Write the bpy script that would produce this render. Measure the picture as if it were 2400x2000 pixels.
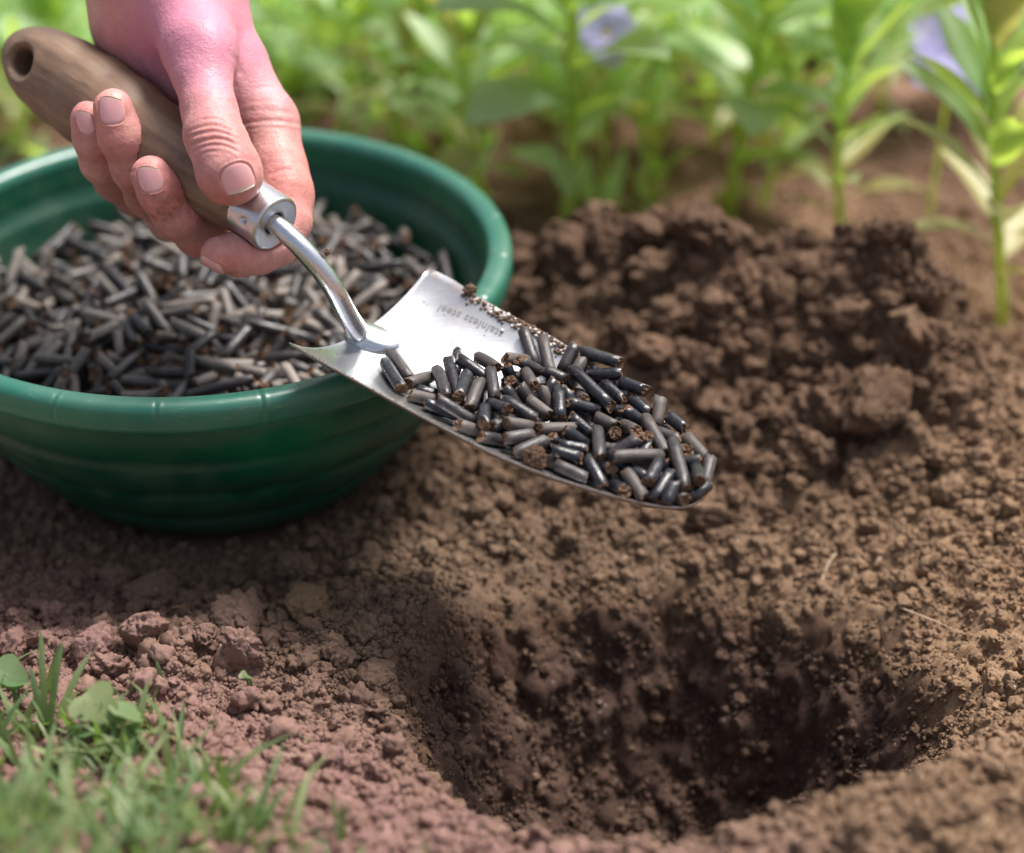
import bpy, math, random
import numpy as np
from mathutils import Vector, Matrix
from mathutils.bvhtree import BVHTree

# ------------------------------------------------------------------ camera, light, exposure
SC = bpy.context.scene
for o in list(bpy.data.objects):
    bpy.data.objects.remove(o, do_unlink=True)
COL = SC.collection
R = math.radians
PITCH = R(32.0)
FPX = 4478.0                       # focal length in photograph pixels (2400 wide)
CAM = np.array([0.0, -0.706, 0.460])
RT = np.array([1.0, 0.0, 0.0])
UP = np.array([0.0, math.sin(PITCH), math.cos(PITCH)])
FW = np.array([0.0, math.cos(PITCH), -math.sin(PITCH)])

cam_d = bpy.data.cameras.new('camera')
cam_d.sensor_width = 36.0
cam_d.lens = 36.0 * FPX / 2400.0
cam_d.clip_start = 0.02
cam_d.clip_end = 500.0
cam_d.dof.use_dof = True
cam_d.dof.focus_distance = 0.700
cam_d.dof.aperture_fstop = 3.9
cam = bpy.data.objects.new('camera', cam_d)
COL.objects.link(cam)
cam.location = CAM
cam.rotation_euler = (math.pi / 2 - PITCH, 0, 0)
SC.camera = cam

SUN_EL, SUN_AZ = R(63), R(48)      # azimuth measured from +Y towards +X: behind and to the right of the bowl
world = bpy.data.worlds.new('World')
SC.world = world
world.use_nodes = True
wn = world.node_tree
wn.nodes.clear()
sky = wn.nodes.new('ShaderNodeTexSky')
sky.sky_type = 'NISHITA'
sky.sun_disc = False
sky.sun_elevation = SUN_EL
sky.sun_rotation = SUN_AZ
sky.air_density = 1.0
sky.dust_density = 5.0
sky.ozone_density = 1.0
bg = wn.nodes.new('ShaderNodeBackground')
bg.inputs['Strength'].default_value = 0.12
wo = wn.nodes.new('ShaderNodeOutputWorld')
hs = wn.nodes.new('ShaderNodeHueSaturation')      # thin high cloud: a paler sky
hs.inputs['Saturation'].default_value = 0.6
wn.links.new(sky.outputs[0], hs.inputs['Color'])
wn.links.new(hs.outputs[0], bg.inputs[0])
wn.links.new(bg.outputs[0], wo.inputs[0])
sun_d = bpy.data.lights.new('sun', 'SUN')
sun_d.energy = 4.0
sun_d.angle = R(17)
sun_d.color = (1.0, 0.955, 0.90)
sun = bpy.data.objects.new('sun', sun_d)
COL.objects.link(sun)
sdir = Vector((math.sin(SUN_AZ) * math.cos(SUN_EL), math.cos(SUN_AZ) * math.cos(SUN_EL), math.sin(SUN_EL)))
sun.rotation_euler = sdir.to_track_quat('Z', 'Y').to_euler()
sun.location = sdir * 3
SC.view_settings.view_transform = 'Standard'
SC.view_settings.look = 'None'
SC.view_settings.exposure = 0.52
SC.view_settings.gamma = 1.0
SC.view_settings.use_curve_mapping = False
SC.render.engine = 'CYCLES'
SC.cycles.use_denoising = True
SC.cycles.max_bounces = 8
SC.cycles.transparent_max_bounces = 4

# ------------------------------------------------------------------ helpers
def at(px, py, d):
    """world point (metres) seen at photograph pixel px, py at depth d (metres along the viewing axis)"""
    x = (px - 1200.0) / FPX * d
    y = (1000.0 - py) / FPX * d
    return CAM + RT * x + UP * y + FW * d

def cv(px, py, d):
    """camera-frame point in mm (right, up, depth)"""
    return np.array([(px - 1200.0) / FPX * d, (1000.0 - py) / FPX * d, d])

def c2w(p):
    p = np.asarray(p, float) / 1000.0
    return CAM + p[..., 0:1] * RT + p[..., 1:2] * UP + p[..., 2:3] * FW

def cdir(v):
    v = np.asarray(v, float)
    w = v[0] * RT + v[1] * UP + v[2] * FW
    return w / np.linalg.norm(w)

def on_ground(px, py, z=0.0):
    r = FW + RT * (px - 1200.0) / FPX + UP * (1000.0 - py) / FPX
    t = (z - CAM[2]) / r[2]
    return CAM + r * t

def unit(v):
    v = np.asarray(v, float)
    return v / (np.linalg.norm(v) + 1e-12)

def mesh_from(name, verts, faces, mats=(), smooth=True, mat_idx=None):
    me = bpy.data.meshes.new(name)
    verts = np.asarray(verts, np.float32)
    if isinstance(faces, np.ndarray) and faces.ndim == 2:
        n = faces.shape[1]
        me.vertices.add(len(verts))
        me.vertices.foreach_set('co', verts.ravel())
        me.loops.add(faces.size)
        me.loops.foreach_set('vertex_index', faces.astype(np.int32).ravel())
        me.polygons.add(len(faces))
        me.polygons.foreach_set('loop_start', np.arange(0, faces.size, n, dtype=np.int32))
        me.polygons.foreach_set('loop_total', np.full(len(faces), n, dtype=np.int32))
        me.update(calc_edges=True)
    else:
        me.from_pydata([tuple(map(float, v)) for v in verts], [], [tuple(map(int, f)) for f in faces])
        me.update()
    for m in mats:
        me.materials.append(m)
    if mat_idx is not None:
        me.polygons.foreach_set('material_index', np.asarray(mat_idx, np.int32))
    if smooth:
        me.polygons.foreach_set('use_smooth', np.ones(len(me.polygons), bool))
    return me

def obj(name, me, parent=None, loc=(0, 0, 0), rot=(0, 0, 0)):
    o = bpy.data.objects.new(name, me)
    COL.objects.link(o)
    o.location = loc
    o.rotation_euler = rot
    if parent is not None:
        o.parent = parent
    return o

def tag(o, label=None, cat=None, group=None, kind=None):
    if label: o['label'] = label
    if cat: o['category'] = cat
    if group: o['group'] = group
    if kind: o['kind'] = kind
    return o

def empty(name, loc=(0, 0, 0), **kw):
    o = bpy.data.objects.new(name, None)
    COL.objects.link(o)
    o.location = loc
    o.empty_display_size = 0.01
    tag(o, **kw)
    return o

class MB:
    def __init__(s): s.v = []; s.f = []; s.m = []; s.n = 0
    def add(s, v, f, m=0):
        v = np.asarray(v, float)
        s.v.append(v)
        s.f.extend([tuple(int(i) + s.n for i in q) for q in f])
        s.m.extend([m] * len(f) if np.isscalar(m) else list(m))
        s.n += len(v)
    def mesh(s, name, mats, smooth=True):
        return mesh_from(name, np.vstack(s.v), s.f, mats, smooth, s.m)

def tube(path, rad, sides=10, caps=True):
    path = np.asarray(path, float); n = len(path)
    rad = np.full(n, rad) if np.isscalar(rad) else np.asarray(rad, float)
    tan = np.gradient(path, axis=0)
    tan /= np.linalg.norm(tan, axis=1)[:, None] + 1e-12
    ref = np.array([0, 0, 1.0]) if abs(tan[0][2]) < 0.9 else np.array([1.0, 0, 0])
    nrm = unit(np.cross(tan[0], ref))
    V = []
    for i in range(n):
        nrm = unit(nrm - tan[i] * np.dot(nrm, tan[i]))
        b = np.cross(tan[i], nrm)
        a = np.linspace(0, 2 * math.pi, sides, endpoint=False)
        V.append(path[i] + rad[i] * (np.cos(a)[:, None] * nrm + np.sin(a)[:, None] * b))
    V = np.vstack(V); F = []
    for i in range(n - 1):
        for j in range(sides):
            k = (j + 1) % sides
            F.append((i * sides + j, i * sides + k, (i + 1) * sides + k, (i + 1) * sides + j))
    if caps:
        F.append(tuple(range(sides - 1, -1, -1)))
        F.append(tuple((n - 1) * sides + j for j in range(sides)))
    return V, F

def spline(pts, n):
    """Catmull-Rom through the points"""
    P = np.asarray(pts, float)
    P = np.vstack([2 * P[0] - P[1], P, 2 * P[-1] - P[-2]])
    out = []
    m = len(P) - 3
    for t in np.linspace(0, m - 1e-9, n):
        i = int(t); u = t - i
        a, b, c, d = P[i:i + 4]
        out.append(0.5 * ((2 * b) + (-a + c) * u + (2 * a - 5 * b + 4 * c - d) * u * u + (-a + 3 * b - 3 * c + d) * u ** 3))
    return np.array(out)

def smooth01(x):
    x = np.clip(x, 0, 1)
    return x * x * (3 - 2 * x)

# noise ------------------------------------------------------------
def _hash(ix, iy, iz, seed):
    h = (ix.astype(np.int64) * 374761393 + iy.astype(np.int64) * 668265263 + iz * 1274126177 + seed * 974634777) & 0xFFFFFFFF
    h = ((h ^ (h >> 13)) * 1274126177) & 0xFFFFFFFF
    h = ((h ^ (h >> 15)) * 2246822519) & 0xFFFFFFFF
    return ((h ^ (h >> 16)) & 0xFFFFFF) / float(0xFFFFFF)

def vnoise(x, y, z=None, seed=0):
    if z is None: z = np.zeros_like(x)
    ix, iy, iz = np.floor(x), np.floor(y), np.floor(z)
    fx, fy, fz = x - ix, y - iy, z - iz
    fx, fy, fz = fx * fx * (3 - 2 * fx), fy * fy * (3 - 2 * fy), fz * fz * (3 - 2 * fz)
    ix, iy, iz = ix.astype(np.int64), iy.astype(np.int64), iz.astype(np.int64)
    r = 0
    for dx in (0, 1):
        for dy in (0, 1):
            for dz in (0, 1):
                w = (fx if dx else 1 - fx) * (fy if dy else 1 - fy) * (fz if dz else 1 - fz)
                r = r + w * _hash(ix + dx, iy + dy, iz + dz, seed)
    return r * 2 - 1

def fbm(x, y, z=None, octs=4, seed=0, gain=0.5):
    a, s, r = 1.0, 1.0, 0
    for k in range(octs):
        r = r + a * vnoise(x * s, y * s, None if z is None else z * s, seed + k * 17)
        a *= gain; s *= 2.03
    return r

def billow(x, y, z=None, octs=5, seed=0, gain=0.55):
    """cauliflower relief: round lobes with sharp creases between them, about -1..1"""
    a, s, r, n = 1.0, 1.0, 0, 0
    for k in range(octs):
        r = r + a * np.abs(vnoise(x * s, y * s, None if z is None else z * s, seed + k * 17)); n += a
        a *= gain; s *= 2.1
    return r / n * 3.2 - 1.0

def domes(x, y, cell, seed, rmin=0.25, rmax=0.62, keep=1.0):
    """height of a packed layer of half-balls: one per cell, random centre and radius"""
    gx, gy = x / cell, y / cell
    ix, iy = np.floor(gx).astype(np.int64), np.floor(gy).astype(np.int64)
    h = np.zeros_like(x)
    zz = 0
    for dx in (-1, 0, 1):
        for dy in (-1, 0, 1):
            cx, cy = ix + dx, iy + dy
            px = cx + _hash(cx, cy, zz, seed); py = cy + _hash(cx, cy, zz, seed + 1)
            rr = rmin + (rmax - rmin) * _hash(cx, cy, zz, seed + 2) ** 1.5
            on = _hash(cx, cy, zz, seed + 3) < keep
            d2 = (gx - px) ** 2 + (gy - py) ** 2
            h = np.maximum(h, np.where(on, np.sqrt(np.maximum(rr * rr - d2, 0)), 0))
    return h * cell

def domes3(x, y, z, cell, seed, rmin=0.3, rmax=0.68, keep=0.8):
    g = np.stack([x, y, z], 1) / cell
    i0 = np.floor(g).astype(np.int64)
    h = np.zeros(len(x))
    for dx in (-1, 0, 1):
        for dy in (-1, 0, 1):
            for dz in (-1, 0, 1):
                c = i0 + np.array([dx, dy, dz])
                a = [_hash(c[:, 0], c[:, 1], c[:, 2], seed + k) for k in range(5)]
                d2 = (g[:, 0] - c[:, 0] - a[0]) ** 2 + (g[:, 1] - c[:, 1] - a[1]) ** 2 + (g[:, 2] - c[:, 2] - a[2]) ** 2
                rr = rmin + (rmax - rmin) * a[3] ** 1.5
                h = np.maximum(h, np.where(a[4] < keep, np.sqrt(np.maximum(rr * rr - d2, 0)), 0))
    return h * cell

# signed distance modelling ------------------------------------------
def rcone(P, a, b, ra, rb):
    a = np.asarray(a, np.float32); b = np.asarray(b, np.float32)
    ab = b - a
    t = np.clip(((P - a) @ ab) / float(ab @ ab + 1e-9), 0, 1)
    q = P - a - t[..., None] * ab
    return np.sqrt((q * q).sum(-1)) - (ra + t * (rb - ra))

def smin(a, b, k):
    h = np.clip(0.5 + 0.5 * (b - a) / k, 0, 1)
    return b + (a - b) * h - k * h * (1 - h)

def surface_nets(F, origin, step):
    """quads of the zero surface of F (inside < 0)"""
    S = F < 0
    nx, ny, nz = F.shape
    cnt = np.zeros((nx - 1, ny - 1, nz - 1), np.int8)
    corners = [(i, j, k) for i in (0, 1) for j in (0, 1) for k in (0, 1)]
    for (i, j, k) in corners:
        cnt += S[i:nx - 1 + i, j:ny - 1 + j, k:nz - 1 + k]
    act = (cnt > 0) & (cnt < 8)
    idx = np.argwhere(act)
    ids = np.full(act.shape, -1, np.int32)
    ids[act] = np.arange(len(idx))
    acc = np.zeros((len(idx), 3)); num = np.zeros(len(idx))
    vals = {c: F[idx[:, 0] + c[0], idx[:, 1] + c[1], idx[:, 2] + c[2]] for c in corners}
    for c in corners:
        for ax in range(3):
            if c[ax] == 0:
                d = list(c); d[ax] = 1; d = tuple(d)
                v0, v1 = vals[c], vals[d]
                m = (v0 < 0) != (v1 < 0)
                t = np.where(m, v0 / np.where(m, v0 - v1, 1), 0)
                p = np.tile(np.array(c, float), (len(idx), 1)); p[:, ax] = t
                acc[m] += p[m]; num[m] += 1
    V = (idx + acc / num[:, None]) * step + origin
    Q = []
    for ax in range(3):
        sl0 = [slice(None)] * 3; sl1 = [slice(None)] * 3
        sl0[ax] = slice(0, -1); sl1[ax] = slice(1, None)
        a, b = S[tuple(sl0)], S[tuple(sl1)]
        e = np.argwhere(a != b)
        u, v = (ax + 1) % 3, (ax + 2) % 3
        ok = (e[:, u] > 0) & (e[:, v] > 0) & (e[:, u] < F.shape[u] - 1) & (e[:, v] < F.shape[v] - 1)
        e = e[ok]
        flip = a[e[:, 0], e[:, 1], e[:, 2]]
        def cell(du, dv):
            c = e.copy(); c[:, u] -= du; c[:, v] -= dv
            return ids[c[:, 0], c[:, 1], c[:, 2]]
        q = np.stack([cell(1, 1), cell(0, 1), cell(0, 0), cell(1, 0)], 1)
        q[flip] = q[flip][:, ::-1]
        Q.append(q)
    return V, np.vstack(Q)

# relax the stair-steps of the grid
def relax(V, Q, it, lam=0.5):
    e = np.vstack([Q[:, [0, 1]], Q[:, [1, 2]], Q[:, [2, 3]], Q[:, [3, 0]]]); e = np.vstack([e, e[:, ::-1]])
    cnt = np.bincount(e[:, 0], minlength=len(V))[:, None]
    for k in range(it):
        for s in (lam, -lam * 1.02):
            acc = np.stack([np.bincount(e[:, 0], V[e[:, 1], c], minlength=len(V)) for c in range(3)], 1)
            V = V + s * (acc / cnt - V)
    return V

def grid_points(lo, hi, step):
    lo = np.asarray(lo, float); hi = np.asarray(hi, float)
    n = np.ceil((hi - lo) / step).astype(int) + 1
    ax = [(lo[i] + np.arange(n[i]) * step).astype(np.float32) for i in range(3)]
    return ax, n

class Field:
    """a distance field on a grid; each stroke only touches the box it can reach"""
    def __init__(s, lo, hi, step, far=30.0):
        s.lo = np.asarray(lo, float); s.step = step
        s.ax, s.n = grid_points(lo, hi, step)
        s.F = np.full(tuple(s.n), far, np.float32)
    def box(s, pts, r):
        pts = np.asarray(pts, float)
        lo = np.floor((pts.min(0) - r - s.lo) / s.step).astype(int); hi = np.ceil((pts.max(0) + r - s.lo) / s.step).astype(int) + 1
        lo = np.clip(lo, 0, s.n - 1); hi = np.clip(hi, 1, s.n)
        sl = tuple(slice(a, b) for a, b in zip(lo, hi))
        P = np.stack(np.meshgrid(*[s.ax[i][sl[i]] for i in range(3)], indexing='ij'), -1)
        return sl, P
    def stroke(s, a, b, ra, rb, k):
        sl, P = s.box([a, b], max(ra, rb) + k + 3)
        if 0 in P.shape: return
        s.F[sl] = smin(s.F[sl], rcone(P, a, b, ra, rb), k)
    def ball(s, c, rad, k, axes=None):
        """ellipsoid of radii rad (3) along axes (rows)"""
        rad = np.asarray(rad, float)
        sl, P = s.box([c], rad.max() + k + 3)
        if 0 in P.shape: return
        q = P - np.asarray(c, np.float32)
        if axes is not None: q = q @ np.asarray(axes, np.float32).T
        kk = np.sqrt(((q / rad) ** 2).sum(-1)); k2 = np.sqrt(((q / rad ** 2) ** 2).sum(-1)) + 1e-6
        s.F[sl] = smin(s.F[sl], kk * (kk - 1) / k2, k)
    def merge(s, o, k):
        s.F = smin(s.F, o.F, k)

# ------------------------------------------------------------------ trowel frame (camera-frame mm)
HND_END = cv(106, 158, 752.0)
FER_END = cv(647, 527, 697.0)
H_AX = unit(FER_END - HND_END)
H_LEN = np.linalg.norm(FER_END - HND_END)
FER_L = 15.0
HOLE_DIR = unit(np.array([-.49, .01, -.87]) - H_AX * np.dot([-.49, .01, -.87], H_AX))
HPROF = [(-11, 9.0), (-6, 13.0), (2, 15.6), (14, 17.2), (30, 17.8), (48, 17.2), (66, 15.6), (84, 14.4), (100, 13.2), (110, 11.6), (H_LEN - FER_L + 1, 10.6)]

PL, PB, PT = cv(678, 802, 690.0), cv(1005, 628, 748.0), cv(1668, 1128, 675.0)
BN = unit(np.cross(PB - PL, PT - PL))
if BN[2] > 0: BN = -BN
B_MID = (PL + PB) / 2
B_AX = unit(PT - B_MID)
B_CR = unit(np.cross(BN, B_AX))
if np.dot(B_CR, PB - PL) < 0: B_CR = -B_CR          # towards the far edge
def to_plane(px, py):
    r = np.array([(px - 1200) / FPX, (1000 - py) / FPX, 1.0])
    t = np.dot(PL, BN) / np.dot(r, BN)
    q = r * t - B_MID
    return np.dot(q, B_AX), np.dot(q, B_CR)
NEAR = [to_plane(*p) for p in [(678, 802), (760, 850), (860, 905), (960, 960), (1060, 1013), (1160, 1064), (1280, 1112), (1400, 1150), (1480, 1172), (1560, 1187), (1615, 1185), (1650, 1164), (1664, 1145)]]
FAR = [to_plane(*p) for p in [(1005, 628), (1060, 655), (1120, 695), (1200, 740), (1300, 793), (1400, 858), (1480, 922), (1550, 985), (1610, 1044), (1650, 1090), (1665, 1115)]]
TIP = to_plane(1668, 1130)
NS, NV = 90, 36
def edge_curve(E):
    P = spline(E + [TIP], 400)
    s = np.concatenate([[0], np.cumsum(np.linalg.norm(np.diff(P, axis=0), axis=1))]); s /= s[-1]
    t = np.linspace(0, 1, NS) 
    return np.stack([np.interp(t, s, P[:, 0]), np.interp(t, s, P[:, 1])], 1)
NE, FE = edge_curve(NEAR), edge_curve(FAR)
W0 = np.linalg.norm(NE[0] - FE[0])
def blade_point(i, v, lift=0.0):
    """i in 0..NS-1 (may be fractional), v in -1..1 from near to far edge"""
    i0 = min(int(i), NS - 2); f = i - i0
    a = NE[i0] * (1 - f) + NE[i0 + 1] * f; b = FE[i0] * (1 - f) + FE[i0 + 1] * f
    c = a * (1 - v) / 2 + b * (1 + v) / 2
    w = np.linalg.norm(a - b) / W0
    sag = 14.5 * min(1.0, w) ** 1.15 * (1 - abs(v) ** 2.2)
    return B_MID + c[0] * B_AX + c[1] * B_CR - BN * sag + BN * lift

# ------------------------------------------------------------------ bowl profile (mm)
BOWL_C = np.array([-0.1308, 0.018, -0.006])
BOWL_SZ = 1.075
def bowl_outer():
    P = [(0, 1.5), (60, 1.5), (62, 0), (66, 0), (69, 2.5)]
    z0, z1, r0, r1 = 2.5, 84.0, 69.0, 121.5
    nb = 4
    for k in range(nb):
        for j in range(1, 9):
            u = (k + j / 8) / nb
            r = r0 + (r1 - r0) * (1 - (1 - u) ** 1.55)
            bulge = 2.6 * math.sin(math.pi * j / 8) ** 0.6
            P.append((r + bulge - (0.9 if j == 8 else 0), z0 + (z1 - z0) * u))
    return P
def bowl_inner():
    P = [(120.6, 93.0), (119.6, 89), (118.4, 82), (117.4, 77), (114.6, 75.4), (113.6, 73)]
    for u in np.linspace(0.08, 1, 10):
        P.append((113.6 - (113.6 - 62) * (u ** 1.7), 73 - (73 - 6) * u))
    P.append((0, 5))
    return P
def outer_z(r_mm):
    P = np.array(bowl_outer()[3:])
    return np.interp(r_mm, P[:, 0], P[:, 1]) * BOWL_SZ + BOWL_C[2] * 1000
# pellet sizes (mm)
PEL_R = 2.55
PEL_L = [8.0, 10.0, 12.0, 14.5, 17.0, 20.0, 25.0]
# === END OF SHARED PART ===
# pellets as settled: x, y, z (tenths of mm), axis (hundredths), length (tenths of mm)
TROWEL_PELLETS = [
    66,-766,1019,28,-84,-46,171, 136,-823,998,19,-87,-45,213, 12,-865,1025,-65,-62,44,118, 67,-899,1015,72,25,-65,110, 65,-994,1014,24,-97,8,124, -4,-937,982,31,1,-95,120,
    10,-1010,995,29,59,-75,120, 159,-934,998,87,-45,-21,97, 130,-1019,966,-51,-51,-69,120, 59,-1089,987,52,-25,-82,120, 127,-1080,965,31,-34,-89,120, 171,-1122,985,3,-97,-24,146,
    297,-1011,986,58,-79,-22,233, 206,-1012,933,43,-72,-54,120, 257,-1106,966,89,17,-41,115, 257,-1014,951,-12,94,-33,120, 213,-827,1009,-45,-71,-55,120, 236,-887,979,-48,-72,-50,120,
    333,-852,1027,87,-49,-2,166, 351,-919,992,95,-24,20,120, 315,-988,944,50,-82,-27,111, 380,-996,958,61,-77,-21,120, 395,-1072,925,90,-44,3,106, 470,-1072,949,61,-77,-18,100,
    449,-995,985,81,-59,-2,120, 94,-1163,998,70,-69,-20,106, 32,-1196,1006,79,-57,-23,145, 5,-1113,995,53,-23,-82,120, 21,-1280,995,87,34,-36,99, 162,-1269,972,96,25,-15,144,
    254,-1194,934,76,-42,-50,120, 339,-1179,945,64,-77,7,107, 416,-1203,937,26,-89,38,219, 452,-1136,937,79,-18,-59,108, 535,-1121,949,-15,-83,-54,120, 595,-1180,945,62,-78,-13,95,
    28,-1338,983,91,41,-10,119, 67,-1380,968,84,53,8,131, 233,-1308,954,74,10,-66,119, 220,-1359,949,98,-10,-16,97, 308,-1337,953,1,-100,-2,183, 354,-1241,908,-25,53,-81,120,
    163,-1313,926,41,27,-87,120, 431,-1207,883,-81,-52,-25,120, 471,-1299,903,-20,0,-98,120, 518,-1261,932,33,-92,-20,206, 568,-1220,910,81,-58,4,104, 391,-1352,943,84,29,46,139,
    447,-1369,923,84,45,29,118, 436,-1434,962,91,35,-20,179, 192,-1418,959,96,-19,-18,104, 207,-1482,928,86,-48,-16,115, 289,-1484,928,40,-87,-29,134, 370,-1548,906,32,-89,33,107,
    437,-1519,878,82,-57,2,120, 492,-1511,945,-38,-92,-8,124, 528,-1469,877,71,-37,-60,120, 586,-1454,939,13,-98,-18,236, 611,-1388,907,94,-21,26,115, 606,-1312,907,34,-78,52,106,
    658,-1302,914,49,-86,-15,120, 690,-1422,888,-25,-89,-38,128, -437,-1001,1036,33,-94,4,221, -416,-906,1020,42,-90,-9,178, -342,-996,1011,-50,-82,29,148, -316,-1125,1012,88,26,-41,120,
    -260,-1186,1005,92,-1,-39,120, -289,-1063,992,95,0,-30,120, -257,-1060,1036,16,-98,10,247, -216,-995,1013,17,-98,-14,260, -209,-835,991,-10,-97,-21,120, -178,-1093,1047,-15,-99,7,197,
    -133,-939,1019,77,-55,-31,161, -94,-887,1025,48,-86,18,151, -131,-887,979,78,-44,-44,120, -127,-1058,986,-11,-56,-82,120, -135,-1140,1036,-21,-97,-12,154, -72,-1061,1033,10,-98,-18,163,
    -197,-1237,1025,84,-21,-50,165, -49,-1202,1024,59,-77,24,115, -142,-1303,991,83,28,-49,120, -99,-1267,1025,-2,-100,3,129, -66,-1328,966,72,51,-48,120, -34,-1251,985,68,72,-16,120,
    78,-1309,911,96,3,-27,108, 527,-1324,863,92,37,16,99, -9,-1243,926,-93,28,24,136, 426,-1551,920,-41,89,20,140, 546,-1600,919,39,81,44,92, 163,-1412,912,-93,32,17,101,
    554,-1425,882,-40,8,91,109, 294,-1340,872,69,72,-14,83, -40,-1009,935,55,83,2,104, 648,-1535,880,73,68,11,99, 237,-1137,888,-19,97,17,87, -54,-1150,930,-37,93,6,103,
    38,-1131,912,29,96,0,147, 460,-1247,898,87,43,-24,134, 332,-1107,900,-41,88,23,93, 157,-1359,900,-94,31,17,81, -113,-1169,948,12,98,-15,87, 614,-1502,857,78,63,-1,92,
    353,-1414,872,-13,98,-12,150, -8,-1083,922,11,99,5,113, 82,-1160,903,29,96,-1,142, 421,-1344,859,99,-16,-7,95, 115,-943,939,100,-10,-1,120, 647,-1493,926,-1,98,-21,132,
    234,-1384,889,-25,96,-13,145, 190,-1162,888,-20,97,11,117, 390,-1281,865,-91,41,7,85, 619,-1351,871,94,-27,20,89, 620,-1435,874,67,69,-28,120, 530,-1269,878,90,33,29,81,
    563,-1560,875,-62,73,-28,119, 519,-1549,911,48,83,27,134, 274,-1244,874,93,-36,-10,114, 516,-1402,853,66,75,1,117, 23,-887,958,98,-18,-8,107, 425,-1397,858,98,-16,-10,87,
    54,-1023,947,63,65,-43,140, 421,-1457,915,79,-61,-8,139, 299,-1158,884,-40,90,17,90, 245,-1288,876,-93,35,11,80, 141,-1179,892,-20,98,8,85, 163,-1034,912,-34,91,24,124,
    376,-1308,906,-95,31,-1,144, 209,-1062,959,-4,74,67,90, 477,-1405,901,75,66,-8,90, 447,-1465,862,85,-52,-4,105, 314,-1433,905,-53,64,-55,126, 136,-1254,893,98,7,-18,138,
]
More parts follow.
